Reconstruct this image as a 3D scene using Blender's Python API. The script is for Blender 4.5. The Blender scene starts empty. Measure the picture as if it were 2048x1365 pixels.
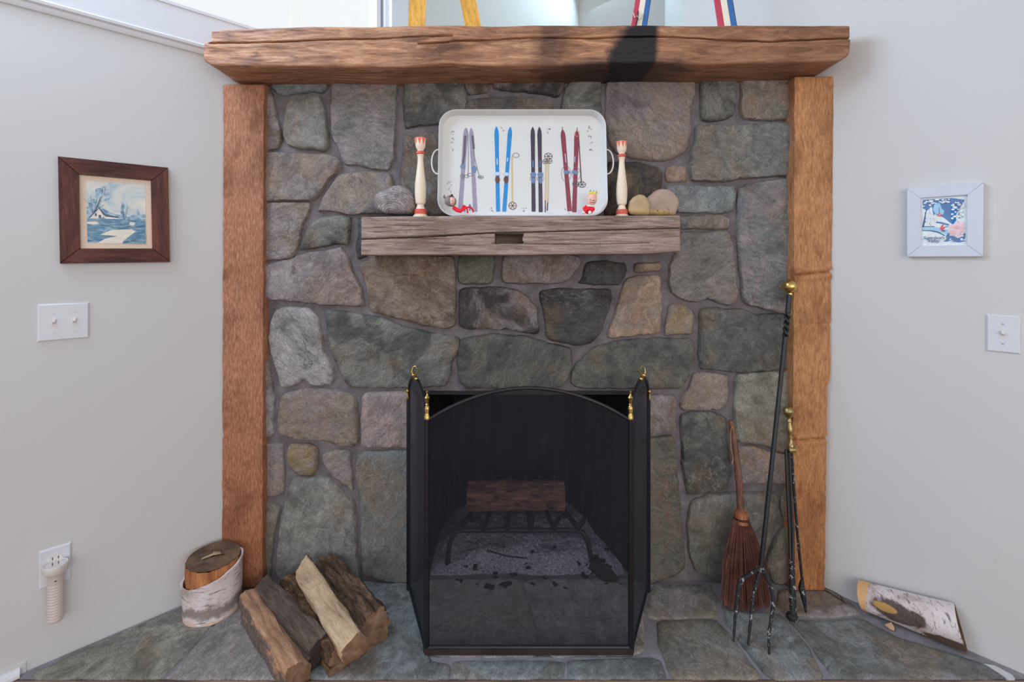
import bpy, math, random
from mathutils import Vector, Matrix, noise
from mathutils.geometry import delaunay_2d_cdt
R = random.Random(7)
SC = bpy.context.scene
COL = SC.collection
F, Y0, CX, EYE = 940.0, 525.0, 1024.0, 1.22      # calibration of the photograph (2048 x 1365)

# ------------------------------------------------------------------ camera, world, lights, exposure
cam_d = bpy.data.cameras.new('camera'); cam = bpy.data.objects.new('camera', cam_d); COL.objects.link(cam)
cam_d.sensor_width = 36; cam_d.lens = F / 2048 * 36; cam_d.shift_y = -(682.5 - Y0) / 2048
cam_d.clip_start = .02
cam.location = (0, 0, EYE); cam.rotation_euler = (math.pi / 2, 0, 0); SC.camera = cam
world = bpy.data.worlds.new('sky'); SC.world = world; world.use_nodes = True
bg = world.node_tree.nodes['Background']; bg.inputs[0].default_value = (.93, .97, 1, 1); bg.inputs[1].default_value = 1.05
SC.view_settings.view_transform = 'Standard'; SC.view_settings.look = 'None'
SC.view_settings.gamma = 1; SC.view_settings.use_curve_mapping = False; SC.view_settings.exposure = 0.0

def area(name, loc, target, sx, sy, power, col):
    d = bpy.data.lights.new(name, 'AREA'); d.shape = 'RECTANGLE'; d.size = sx; d.size_y = sy; d.energy = power; d.color = col
    o = bpy.data.objects.new(name, d); COL.objects.link(o); o.location = loc
    o.rotation_euler = (Vector(target) - Vector(loc)).to_track_quat('-Z', 'Y').to_euler(); return o
area('room_window_light', (1.1, -2.5, 1.35), (-.4, 1.8, .8), 3.0, 1.9, 40, (1, .875, .815))
area('left_window_light', (-1.52, 1.15, 2.68), (.75, 1.2, 1.35), 1.7, .9, 46, (.60, .78, 1))
area('niche_fill_light', (.665, 2.99, 3.05), (.665 - .7227 * .8, 2.99 - .6912 * .8, 2.75), .45, .8, 15, (.62, .88, 1))  # added fill lamp that brightens the upper left wall; no window behind it

# ------------------------------------------------------------------ helpers
def lin(v):
    v /= 255.0
    return v / 12.92 if v <= .04045 else ((v + .055) / 1.055) ** 2.4
K = 1.35
def C3(r, g, b, k=K): return tuple(min(.93, lin(v) * k) for v in (r, g, b)) + (1,)
def W(px, py, Y): return Vector(((px - CX) / F * Y, Y, EYE - (py - Y0) / F * Y))
def G(px, py, z=0.0):
    Y = (EYE - z) * F / (py - Y0); return Vector(((px - CX) / F * Y, Y, z))
LO, LD = Vector((-1.0838, 1.7627, 0)), Vector((.7170, .6970, 0)).normalized()      # left wall: origin at the corner, direction of rising px
RO, RD = Vector((1.1790, 1.7508, 0)), Vector((.6912, -.7227, 0)).normalized()
LA, RA = math.atan2(LD.y, LD.x), math.atan2(RD.y, RD.x)
LN, RN = Vector((LD.y, -LD.x, 0)), Vector((RD.y, -RD.x, 0))                       # normals into the room
def wallhit(side, px, py=None, off=0.0):
    O, D, Nn = (LO, LD, LN) if side == 'L' else (RO, RD, RN)
    O = O + Nn * off; k = (px - CX) / F
    s = (k * O.y - O.x) / (D.x - k * D.y); P = O + D * s
    z = 0 if py is None else EYE - (py - Y0) / F * P.y
    return s, z, Vector((P.x, P.y, z))
def fbm(p, sc, oct=3, seed=0.0):
    return noise.fractal(Vector(p) * sc + Vector((seed, seed * 1.7, -seed)), 1.0, 2.0, oct)

WM = {}
def wm(o): return WM.get(o.name, Matrix.Identity(4)) if o else Matrix.Identity(4)
def props(o, label=None, cat=None, group=None, kind=None):
    if label: o['label'] = label
    if cat: o['category'] = cat
    if group: o['group'] = group
    if kind: o['kind'] = kind
def thing(name, label, cat, loc=(0, 0, 0), rot=(0, 0, 0), group=None):
    o = bpy.data.objects.new(name, None); COL.objects.link(o); o.empty_display_size = .05
    from mathutils import Euler
    o.location = loc; o.rotation_euler = rot
    WM[o.name] = Matrix.Translation(Vector(loc)) @ Euler(rot).to_matrix().to_4x4()
    props(o, label, cat, group); return o
class MB:
    def __init__(s): s.v = []; s.f = []
    def add(s, vs, fs):
        n = len(s.v); s.v += [Vector(v) for v in vs]; s.f += [tuple(i + n for i in f) for f in fs]; return s
    def box(s, a, b, M=None):
        (x0, y0, z0), (x1, y1, z1) = a, b
        vs = [Vector(p) for p in ((x0,y0,z0),(x1,y0,z0),(x1,y1,z0),(x0,y1,z0),(x0,y0,z1),(x1,y0,z1),(x1,y1,z1),(x0,y1,z1))]
        if M: vs = [M @ p for p in vs]
        return s.add(vs, [(0,3,2,1),(4,5,6,7),(0,1,5,4),(1,2,6,5),(2,3,7,6),(3,0,4,7)])
    def bbox(s, a, b, r=.003):   # box with chamfered edges on the -y (front) side
        (x0, y0, z0), (x1, y1, z1) = a, b
        vs = [(x0,y1,z0),(x1,y1,z0),(x1,y1,z1),(x0,y1,z1),(x0,y0+r,z0),(x1,y0+r,z0),(x1,y0+r,z1),(x0,y0+r,z1),
              (x0+r,y0,z0+r),(x1-r,y0,z0+r),(x1-r,y0,z1-r),(x0+r,y0,z1-r)]
        return s.add(vs, [(3,2,1,0),(0,1,5,4),(1,2,6,5),(2,3,7,6),(3,0,4,7),(4,5,9,8),(5,6,10,9),(6,7,11,10),(7,4,8,11),(8,9,10,11)])
    def tube(s, pts, r, n=8, cap=True, flat=1.0):
        pts = [Vector(p) for p in pts]; rr = r if isinstance(r, (list, tuple)) else [r] * len(pts)
        vs = []; up = None
        for i, p in enumerate(pts):
            t = (pts[min(i + 1, len(pts) - 1)] - pts[max(i - 1, 0)]).normalized()
            if up is None:
                up = Vector((0, 0, 1)) if abs(t.z) < .9 else Vector((1, 0, 0))
            a = t.cross(up).normalized(); b = a.cross(t).normalized(); up = b
            for k in range(n):
                an = 2 * math.pi * k / n
                vs.append(p + a * math.cos(an) * rr[i] + b * math.sin(an) * rr[i] * flat)
        fs = []
        for i in range(len(pts) - 1):
            for k in range(n):
                k2 = (k + 1) % n; fs.append((i*n+k, i*n+k2, (i+1)*n+k2, (i+1)*n+k))
        if cap: fs.append(tuple(range(n - 1, -1, -1))); fs.append(tuple((len(pts)-1)*n + k for k in range(n)))
        return s.add(vs, fs)
    def lathe(s, prof, c=(0, 0, 0), n=20, M=None, sq=(1, 1)):
        c = Vector(c); vs = []
        for r, z in prof:
            for k in range(n):
                a = 2 * math.pi * k / n; p = Vector((r * math.cos(a) * sq[0], r * math.sin(a) * sq[1], z))
                vs.append((M @ p if M else p) + c)
        fs = []
        for i in range(len(prof) - 1):
            for k in range(n):
                k2 = (k + 1) % n; fs.append((i*n+k, i*n+k2, (i+1)*n+k2, (i+1)*n+k))
        fs.append(tuple(range(n - 1, -1, -1))); fs.append(tuple((len(prof)-1)*n + k for k in range(n)))
        return s.add(vs, fs)
    def ball(s, c, r, n=12, sq=(1, 1, 1)):
        c = Vector(c); prof = [(max(.02, math.sin(math.pi * i / (n // 2 + 2))), -math.cos(math.pi * i / (n // 2 + 2))) for i in range(n // 2 + 3)]
        M = Matrix.Diagonal(Vector((r * sq[0], r * sq[1], r * sq[2], 1)))
        return s.lathe(prof, c, n, M)
    def prism(s, poly, y0, y1):    # poly in (x,z), extruded along y
        n = len(poly); vs = [(x, y0, z) for x, z in poly] + [(x, y1, z) for x, z in poly]
        fs = [tuple(range(n)), tuple(range(2*n-1, n-1, -1))] + [(i, n+i, n+(i+1) % n, (i+1) % n) for i in range(n)]
        return s.add(vs, fs)
    def strip(s, pts, w, y):       # flat stroke in the x-z plane at depth y
        for (x0, z0), (x1, z1) in zip(pts, pts[1:]):
            d = Vector((x1 - x0, z1 - z0)); L = d.length or 1e-6; nx, nz = -d.y / L * w / 2, d.x / L * w / 2
            s.add([(x0-nx, y, z0-nz), (x1-nx, y, z1-nz), (x1+nx, y, z1+nz), (x0+nx, y, z0+nz)], [(0, 1, 2, 3)])
        return s
    def flat(s, poly, y):
        return s.add([(x, y, z) for x, z in poly], [tuple(range(len(poly)))])
    def build(s, name, m, parent=None, local=False, smooth=True, base=None, label=None, cat=None, group=None, kind=None, angle=40):
        M = wm(parent)
        if parent is None and base is not None: M = Matrix.Translation(Vector(base))
        inv = M.inverted(); vs = s.v if local else [inv @ v for v in s.v]
        me = bpy.data.meshes.new(name); me.from_pydata([tuple(v) for v in vs], [], s.f); me.validate(); 
        import bmesh
        bm = bmesh.new(); bm.from_mesh(me); bmesh.ops.recalc_face_normals(bm, faces=bm.faces)
        if smooth:
            for f in bm.faces: f.smooth = True
            ca = math.radians(angle)
            for e in bm.edges:
                if len(e.link_faces) == 2 and e.calc_face_angle(0) > ca: e.smooth = False
        bm.to_mesh(me); bm.free()
        me.materials.append(m)
        o = bpy.data.objects.new(name, me); COL.objects.link(o)
        if parent: o.parent = parent
        elif base is not None: o.location = base
        WM[o.name] = M
        props(o, label, cat, group, kind); return o

# ------------------------------------------------------------------ materials
class NT:
    def __init__(s, name):
        s.m = bpy.data.materials.new(name); s.m.use_nodes = True; s.t = s.m.node_tree; s.n = s.t.nodes
        s.b = s.n['Principled BSDF']; s.out = s.n['Material Output']
    def new(s, typ, **kw):
        o = s.n.new(typ)
        for k, v in kw.items(): setattr(o, k, v)
        return o
    def link(s, a, b): s.t.links.new(a, b)
    zrot = 0.0
    def coord(s, scale=(1, 1, 1), rnd=False, rot=(0, 0, 0), spin=False):
        tc = s.new('ShaderNodeTexCoord'); src = tc.outputs['Object']
        if s.zrot:
            vz = s.new('ShaderNodeVectorRotate', rotation_type='Z_AXIS'); vz.inputs['Angle'].default_value = s.zrot; s.link(src, vz.inputs['Vector']); src = vz.outputs[0]
        if rnd or spin:
            oi = s.new('ShaderNodeObjectInfo')
            if spin:
                vr = s.new('ShaderNodeVectorRotate', rotation_type='Y_AXIS'); mu = s.math('MULTIPLY', oi.outputs['Random'], 6.28)
                s.link(src, vr.inputs['Vector']); s.link(mu, vr.inputs['Angle']); src = vr.outputs[0]
            va = s.new('ShaderNodeVectorMath', operation='ADD'); m2 = s.math('MULTIPLY', oi.outputs['Random'], 57.0)
            s.link(src, va.inputs[0]); s.link(m2, va.inputs[1]); src = va.outputs[0]
        mp = s.new('ShaderNodeMapping'); mp.inputs['Scale'].default_value = scale; mp.inputs['Rotation'].default_value = rot
        s.link(src, mp.inputs['Vector']); return mp.outputs[0]
    def noise(s, vec, scale, detail=5, rough=.6, dist=0.0):
        n = s.new('ShaderNodeTexNoise'); n.inputs['Scale'].default_value = scale; n.inputs['Detail'].default_value = detail
        n.inputs['Roughness'].default_value = rough; n.inputs['Distortion'].default_value = dist; s.link(vec, n.inputs['Vector']); return n.outputs[0]
    def math(s, op, a, b=None, c=None, clamp=False):
        n = s.new('ShaderNodeMath', operation=op, use_clamp=clamp)
        for i, v in enumerate((a, b, c)):
            if v is None: continue
            if isinstance(v, (int, float)): n.inputs[i].default_value = v
            else: s.link(v, n.inputs[i])
        return n.outputs[0]
    def ramp(s, fac, stops):
        r = s.new('ShaderNodeValToRGB'); e = r.color_ramp.elements
        while len(e) < len(stops): e.new(.5)
        for i, (p, c) in enumerate(stops): e[i].position = p; e[i].color = c if len(c) == 4 else tuple(c) + (1,)
        s.link(fac, r.inputs[0]); return r.outputs[0]
    def sstep(s, v, lo, hi):
        n = s.new('ShaderNodeMapRange', interpolation_type='SMOOTHSTEP'); n.inputs[1].default_value = lo; n.inputs[2].default_value = hi
        s.link(v, n.inputs[0]); return n.outputs[0]
    def mix(s, fac, a, b, mode='MIX'):
        n = s.new('ShaderNodeMix', data_type='RGBA', blend_type=mode)
        for i, v in ((0, fac), (6, a), (7, b)):
            if isinstance(v, (int, float)): n.inputs[i].default_value = v
            elif isinstance(v, tuple): n.inputs[i].default_value = v
            else: s.link(v, n.inputs[i])
        return n.outputs[2]
    def bump(s, h, strength=.4, dist=.003):
        b = s.new('ShaderNodeBump'); b.inputs['Strength'].default_value = strength; b.inputs['Distance'].default_value = dist
        s.link(h, b.inputs['Height']); s.link(b.outputs[0], s.b.inputs['Normal'])
    def fin(s, col, rough=.7, metal=0.0, spec=.35):
        if isinstance(col, tuple): s.b.inputs['Base Color'].default_value = col
        else: s.link(col, s.b.inputs['Base Color'])
        if isinstance(rough, (int, float)): s.b.inputs['Roughness'].default_value = rough
        else: s.link(rough, s.b.inputs['Roughness'])
        s.b.inputs['Metallic'].default_value = metal; s.b.inputs['Specular IOR Level'].default_value = spec
        return s.m
def xyz(t, worldspace=False):
    if worldspace: src = t.new('ShaderNodeNewGeometry').outputs['Position']
    else: src = t.new('ShaderNodeTexCoord').outputs['Object']
    sp = t.new('ShaderNodeSeparateXYZ'); t.link(src, sp.inputs[0]); return sp.outputs
def simple(name, c, rough=.5, metal=0.0, var=.08, scale=30, bump=.0, spec=.4):
    t = NT(name); v = t.coord((1, 1, 1)); n = t.noise(v, scale, 3)
    a = tuple(x * (1 - var) for x in c[:3]) + (1,); b = tuple(min(1, x * (1 + var)) for x in c[:3]) + (1,)
    if bump: t.bump(n, bump, .002)
    return t.fin(t.ramp(n, [(.3, a), (.7, b)]), rough, metal, spec)
def sh(c, k): return tuple(min(.95, x * k) for x in c[:3]) + (1,)
_st = {}
def stone_mat(rgb, tint=None, streak=3.0, rough=.78, bump=.55):
    key = (rgb, tint, streak)
    if key in _st: return _st[key]
    t = NT('fieldstone'); base = C3(*rgb); tc = C3(*(tint or tuple(min(255, v + 12) for v in rgb)))
    v = t.coord((1, 1, streak), spin=True); v1 = t.coord((1, 1, 1), rnd=True)
    big = t.noise(v1, 8, 5, .62, .8); mid = t.noise(v, 26, 10, .76, .9); fine = t.noise(v1, 260, 5, .8)
    vo = t.new('ShaderNodeTexVoronoi'); vo.inputs['Scale'].default_value = 95; t.link(v, vo.inputs['Vector']); pit = t.sstep(vo.outputs['Distance'], .05, .34)
    c = t.ramp(big, [(.28, sh(base, .62)), (.44, base), (.58, tc), (.74, sh(tc, 1.22))])
    st_ = t.noise(v1, 4.2, 5, .6, .5); c = t.mix(t.math('MULTIPLY', t.sstep(st_, .52, .64), .38), c, C3(122, 98, 78))
    c = t.mix(t.math('MULTIPLY', t.sstep(t.noise(v1, 5.3, 5, .65, .7), .55, .68), .5), c, sh(base, .45))
    m = t.ramp(mid, [(.28, (.55, .55, .55)), (.5, (.98, .98, .98)), (.72, (1.5, 1.48, 1.44))])
    c = t.mix(1.0, c, m, 'MULTIPLY')
    f = t.ramp(fine, [(.30, (.55, .55, .55)), (.5, (1, 1, 1)), (.70, (1.55, 1.55, 1.55))])
    c = t.mix(1.0, c, f, 'MULTIPLY')
    vn = t.noise(v1, 11, 6, .5, 1.6); vein = t.sstep(t.math('ABSOLUTE', t.math('SUBTRACT', vn, .5)), .012, .0)
    patch = t.sstep(t.noise(v1, 5, 2), .52, .66)
    c = t.mix(t.math('MULTIPLY', t.math('MULTIPLY', vein, patch), .35), c, C3(185, 180, 178))
    cn = t.noise(v1, 6.5, 7, .58, 1.2); crk = t.math('MULTIPLY', t.sstep(t.math('ABSOLUTE', t.math('SUBTRACT', cn, .5)), .010, .0), t.sstep(t.noise(v1, 3.1, 2), .50, .62))
    c = t.mix(t.math('MULTIPLY', crk, .55), c, sh(base, .35))
    h = t.math('ADD', t.math('ADD', t.math('MULTIPLY', mid, 1.3), t.math('MULTIPLY', fine, .30)), t.math('MULTIPLY', pit, .12))
    t.bump(t.math('SUBTRACT', h, t.math('MULTIPLY', crk, .5)), bump * 1.15, .012)
    _st[key] = t.fin(c, rough, 0, .3); return _st[key]
def wood_mat(name, c_dark, c_mid, c_light, grain=(1, 14, 14), nscale=5, rough=.6, bump=.35, soot=False, patches=None, fine=1.0, dist=.8, post=False, zrot=0.0):
    t = NT(name); t.zrot = zrot; v = t.coord(grain); v1 = t.coord((1, 1, 1))
    n1 = t.noise(v, nscale, 6, .62, dist); n2 = t.noise(v, nscale * 9, 4, .7)
    big = t.noise(t.coord(tuple(1 + (g - 1) * .12 for g in grain)), 4.2, 4, .6, .5)
    c = t.ramp(n1, [(.25, c_dark), (.5, c_mid), (.75, c_light)])
    c = t.mix(.85 * fine, c, t.ramp(n2, [(.25, (.6, .56, .52)), (.5, (1, 1, 1)), (.75, (1.28, 1.26, 1.22))]), 'MULTIPLY')
    c = t.mix(.8, c, t.ramp(big, [(.28, (.55, .5, .48)), (.5, (1, 1, 1)), (.75, (1.25, 1.2, 1.15))]), 'MULTIPLY')
    if post:      # redder and darker towards the foot
        Xp, Yp, Zp = xyz(t, True); c = t.mix(t.math('MULTIPLY', t.sstep(t.math('ADD', Zp, t.math('MULTIPLY', big, .5)), 1.2, .3), .55), c, t.mix(1.0, c, (.80, .60, .44, 1), 'MULTIPLY'))
    if patches:
        pn = t.noise(t.coord(tuple(1 + (g - 1) * .35 for g in grain)), 5, 5, .6, .4)
        c = t.mix(t.math('MULTIPLY', t.sstep(pn, .56, .70), .85), c, patches)
    if soot:
        X, Yc, Z = xyz(t, True); wob = t.math('MULTIPLY', t.math('SUBTRACT', t.noise(v1, 9, 4), .5), .14)
        x = t.math('ADD', X, wob)
        xs = t.math('ADD', x, t.math('MULTIPLY', t.math('SUBTRACT', 1.97, Z), .42))      # the burn mark leans
        b1 = t.math('MULTIPLY', t.sstep(xs, .335, .385), t.sstep(t.math('ADD', X, t.math('MULTIPLY', wob, .25)), .512, .485))
        b2 = t.math('MULTIPLY', t.math('MULTIPLY', t.sstep(x, .06, .12), t.sstep(x, .24, .16)), .55)
        hz = t.math('MULTIPLY', t.math('MULTIPLY', t.sstep(x, .0, .3), t.sstep(x, .75, .45)), t.sstep(Z, 1.935, 1.90))
        b = t.math('MAXIMUM', t.math('MAXIMUM', t.math('MULTIPLY', b1, .985), b2), t.math('MULTIPLY', hz, .9))
        c = t.mix(t.math('MULTIPLY', t.sstep(X, .2, 1.0), .42), c, C3(92, 62, 44))
        c = t.mix(b, c, C3(27, 26, 31))
    t.bump(t.math('ADD', n1, t.math('MULTIPLY', n2, .5)), bump, .006)
    return t.fin(c, rough, 0, .3)
M = {}
M['wall'] = (lambda t: (t.bump(t.noise(t.coord(), 160, 3), .08, .002), t.fin(t.mix(t.math('MULTIPLY', t.sstep(t.noise(t.coord((1, 1, .5)), 26, 5, .7), .70, .76), .25), (.665, .66, .668, 1), (.40, .37, .35, 1)), .75, 0, .25))[1])(NT('painted_wall'))
M['wall_shaded'] = simple('shaded_warm_grey_wall', (.47, .44, .42, 1), .85, var=.02)  # wall paint darkened and warmed, standing in for shade on the back wall
M['wall2'] = simple('painted_wall_plain', (.62, .62, .61, 1), .8, var=.02)
M['trim'] = simple('white_gloss_trim', (.74, .75, .80, 1), .35, var=.02, scale=8)
M['mortar'] = (lambda t: (t.bump(t.noise(t.coord(), 120, 5, .7), .5, .004), t.fin(t.ramp(t.noise(t.coord(), 14, 6, .65), [(.3, C3(84, 78, 80)), (.55, C3(106, 100, 104)), (.8, C3(130, 124, 126))]), .9, 0, .2))[1])(NT('mortar'))
M['beam'] = wood_mat('hewn_beam_wood', C3(96, 64, 50), C3(150, 108, 82), C3(190, 148, 114), (1, 9, 9), 4.5, .5, .4, soot=True, patches=C3(86, 58, 48), dist=1.4)
M['shelf'] = wood_mat('weathered_shelf_wood', C3(96, 80, 74), C3(144, 125, 117), C3(172, 154, 148), (1, 16, 16), 5, .8, .6, patches=C3(112, 88, 76))
M['post'] = wood_mat('rough_sawn_post_wood', C3(120, 78, 58), C3(160, 110, 84), C3(190, 144, 116), (4.5, 5, 1), 42, .65, .6, patches=C3(118, 72, 50), dist=.2, post=True)
M['post2'] = wood_mat('rough_sawn_post_wood_gold', C3(130, 86, 56), C3(168, 120, 82), C3(192, 146, 104), (4.5, 5, 1), 40, .65, .5, patches=C3(132, 82, 52), dist=.2, post=True)
M['black'] = simple('black_iron', C3(26, 26, 30), .42, .0, .25, 60, .2, .5)
M['iron_ash'] = (lambda t: t.fin(t.mix(t.sstep(t.noise(t.coord(), 70, 5, .7), .56, .62), C3(28, 28, 30), C3(150, 148, 150)), .6, 0, .4))(NT('ash_flecked_iron'))
M['black_tube'] = simple('black_enamel_tube', C3(30, 30, 36), .32, .3, .2, 40, .1, .5)
M['brass'] = simple('polished_brass', (.62, .42, .14, 1), .28, 1.0, .15, 50, .05)
M['brass_dull'] = simple('dull_brass', (.42, .32, .15, 1), .38, 1.0, .2, 50, .05)
def mesh_mat():
    t = NT('woven_wire_mesh'); X, Y, Z = xyz(t)
    t.fin(C3(29, 32, 43), .55, 0, .4)
    w = t.math('MULTIPLY', t.math('SUBTRACT', t.noise(t.coord((3, 3, 1)), 9, 3), .5), .10)
    lw = t.new('ShaderNodeLayerWeight'); lw.inputs[0].default_value = .5
    fac = t.math('ADD', t.math('ADD', w, .33), t.math('MULTIPLY', lw.outputs['Facing'], .62), clamp=True)     # wires close up at a slant
    tr = t.new('ShaderNodeBsdfTransparent'); mx = t.new('ShaderNodeMixShader')
    t.link(fac, mx.inputs[0]); t.link(tr.outputs[0], mx.inputs[1]); t.link(t.b.outputs[0], mx.inputs[2]); t.link(mx.outputs[0], t.out.inputs[0]); return t.m
M['mesh'] = mesh_mat()
def glass_mat():
    t = NT('window_glass'); gl = t.new('ShaderNodeBsdfGlossy'); gl.inputs['Roughness'].default_value = .02
    tr = t.new('ShaderNodeBsdfTransparent'); mx = t.new('ShaderNodeMixShader'); mx.inputs[0].default_value = .06
    t.link(tr.outputs[0], mx.inputs[1]); t.link(gl.outputs[0], mx.inputs[2]); t.link(mx.outputs[0], t.out.inputs[0]); return t.m
M['glass'] = glass_mat()
M['soot'] = (lambda t: (t.bump(t.noise(t.coord((1, 1, .4)), 30, 4, .6), .4, .004), t.fin(t.ramp(t.noise(t.coord((3, 3, .5)), 5, 6, .7, .5), [(.35, C3(20, 19, 20)), (.62, C3(34, 32, 31)), (.85, C3(78, 73, 68))]), .9, 0, .2))[1])(NT('sooty_firebrick'))
M['sootdark'] = simple('black_soot', C3(16, 16, 17), .95, 0, .3, 20, .2, .1)
M['ash'] = (lambda t: (t.bump(t.noise(t.coord(), 150, 5, .8), 1, .006), t.fin(t.ramp(t.noise(t.coord(), 130, 6, .8), [(.35, C3(78, 75, 84)), (.52, C3(158, 154, 168)), (.7, C3(215, 211, 224))]), .95, 0, .2))[1])(NT('wood_ash'))
M['char'] = simple('charred_wood', C3(44, 34, 30), .85, 0, .5, 30, .8)
M['char_red'] = (lambda t: (t.bump(t.noise(t.coord((3, 12, 12)), 12, 5), .8, .006), t.fin(t.ramp(t.noise(t.coord((3, 10, 10)), 6, 6, .7), [(.35, C3(50, 36, 32)), (.55, C3(104, 72, 60)), (.75, C3(140, 104, 92))]), .9, 0, .2))[1])(NT('scorched_log'))
M['white_enamel'] = simple('white_enamel', (.74, .745, .735, 1), .35, 0, .02, 6, 0, .4)
M['plate'] = simple('white_plastic_plate', (.72, .74, .80, 1), .35, 0, .02, 6)
M['ivory'] = simple('ivory_plastic', (.74, .70, .66, 1), .4, 0, .03, 6)
M['pinkplastic'] = simple('pinkish_white_plastic', (.70, .60, .585, 1), .45, 0, .03, 6)
M['slot'] = simple('dark_slot', (.02, .02, .02, 1), .6)
M['screw'] = simple('screw_metal', (.5, .5, .5, 1), .4, .8)
M['chrome'] = simple('chrome_reflector', (.85, .85, .9, 1), .12, 1.0, .03)
# ------------------------------------------------------------------ the setting
def quad_wall(name, P0, P1, z0, z1, Nn, th, m, parent=None, kind='structure'):
    P0 = Vector(P0); P1 = Vector(P1); b = -Nn * th
    vs = []
    for z in (z0, z1):
        for p in (P0, P1, P1 + b, P0 + b): vs.append(Vector((p.x, p.y, z)))
    mb = MB().add(vs, [(0,1,5,4),(1,2,6,5),(2,3,7,6),(3,0,4,7),(0,3,2,1),(4,5,6,7)])
    return mb.build(name, m, parent, smooth=False, kind=kind)
Lp = lambda s, off=0.0: LO + LD * s + LN * off
Rp = lambda s, off=0.0: RO + RD * s + RN * off
HF = 1.3775                                        # front edge of the hearth
# wall_left: solid below the sill, solid beside and above the window
quad_wall('wall_left', Lp(-3.4), Lp(.02), -.02, 2.0, LN, .14, M['wall'])
bk = quad_wall('wall_left', Lp(-3.4), Lp(2.156), 3.3, 4.2, LN, .14, M['wall2'])
quad_wall('wall_left', Lp(.79), Lp(2.156), 1.6, 3.3, LN, .14, M['wall2'])
quad_wall('wall_left', Lp(-3.4), Lp(-1.9), 2.0, 3.3, LN, .14, M['wall2'])
quad_wall('wall_left', Lp(.02), Lp(.79), 1.6, 2.1, LN, .14, M['wall2'])
quad_wall('wall_right', Rp(-.5706), Rp(3.4), -.02, 4.2, RN, .14, M['wall'])
J0 = Vector((.462, 3.265, 0)); J1 = Vector((.910, 2.796, 0)); J2 = Vector((.785, 2.163, 0))
quad_wall('wall_back', J0, J1, 1.6, 4.2, RN, .14, M['wall_shaded'])
d = (J2 - J1).normalized(); quad_wall('wall_back', J1, J2, 1.6, 4.2, Vector((-abs(d.y), d.x * (1 if d.y < 0 else -1), 0)).normalized(), .1, M['wall2'])
fl = MB().box((-4.2, -3.6, -.05), (4.2, 2.0, -.014)).build('floor', simple('subfloor', C3(110, 84, 66), .6), smooth=False, kind='structure')
mpl = wood_mat('floor_board_wood', C3(84, 60, 46), C3(122, 90, 70), C3(150, 114, 90), (1, 12, 12), 4, .45, .2)
for k in range(12):
    y1 = HF - .006 - k * .083
    if y1 < .4: break
    MB().box((-1.75 if k == 0 else -2.2, y1 - .080, -.02), (1.75 if k == 0 else 2.2, y1, -.001)).build('floorboard', mpl, fl, smooth=False)
MB().box((-4.2, -3.6, 4.2), (4.2, 4.0, 4.3)).build('ceiling', M['wall2'], smooth=False, kind='structure')
# window in the upper left wall
def along(s0, s1, z0, z1, n0, n1, P=Lp):
    vs = []
    for z in (z0, z1):
        for s, n in ((s0, n1), (s1, n1), (s1, n0), (s0, n0)):
            p = P(s, n); vs.append(Vector((p.x, p.y, z)))
    return vs, [(0,1,5,4),(1,2,6,5),(2,3,7,6),(3,0,4,7),(0,3,2,1),(4,5,6,7)]
wf = MB()
for a in ((.645, .665, 2.1, 3.3, -.10, -.03), (.68, .70, 2.1, 3.3, -.10, -.015), (-1.9, .70, 2.1, 2.125, -.11, -.02), (-1.9, .70, 3.24, 3.3, -.11, -.02), (-1.9, -1.84, 2.1, 3.3, -.11, -.02)):
    wf.add(*along(*a))
wf.add(*along(.665, .68, 2.1, 3.3, -.10, -.06)); wf.add(*along(.70, .79, 2.1, 3.3, -.10, .012))
win = wf.build('window_1', M['trim'], smooth=False, kind='structure')
MB().add(*along(-1.84, .645, 2.125, 3.24, -.075, -.070)).build('window_pane', M['glass'], win, smooth=False)
# white apron board under the window with its small moulding
tr = MB().add(*along(-3.0, .12, 2.005, 2.124, 0, .018)); tr.add(*along(-3.0, .12, 2.118, 2.128, -.1, .022))
tro = tr.build('trim_1', M['trim'], smooth=False, kind='structure')
mo = MB(); prof = [(0, 1.978), (.007, 1.978), (.012, 1.986), (.013, 1.994), (.022, 1.998), (.024, 2.006), (.018, 2.012), (0, 2.012)]
vs = []
for s in (-3.0, .12):
    for n, z in prof: p = Lp(s, n); vs.append((p.x, p.y, z))
mo.add(vs, [(i, (i+1) % 8, (i+1) % 8 + 8, i + 8) for i in range(8)]); mo.build('moulding', M['trim'], tro)
# quarter round pieces at the foot of the walls
sA = wallhit('L', 52)[0]
MB().add(*along(-3.2, sA, -.012, .028, 0, .004)).build('baseboard_left', M['wall'], smooth=False, kind='structure')
q = MB(); prof = [(0, 0), (.02, 0), (.019, .008), (.013, .015), (.006, .019), (0, .02)]
vs = []
for s in (-3.2, sA - .012):
    for n, z in prof: p = Lp(s, n + .004); vs.append((p.x, p.y, z - .001))
q.add(vs, [(i, (i+1) % 6, (i+1) % 6 + 6, i + 6) for i in range(6)] + [(0, 1, 2, 3, 4, 5), (11, 10, 9, 8, 7, 6)]); q.build('trim_2', M['trim'], smooth=False, kind='structure')
rp = [G(*p) for p in ((1968, 1330), (1990, 1334), (2024, 1352), (2030, 1360), (2018, 1361), (1990, 1344))]
q = MB().add([(p.x, p.y, .003) for p in rp] + [(p.x, p.y, -.01) for p in rp], [tuple(range(6))] + [(i, (i+1) % 6, (i+1) % 6 + 6, i + 6) for i in range(6)])
q.build('trim_3', simple('pale_plaster', (.66, .66, .68, 1), .8), smooth=False, kind='structure')

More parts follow.
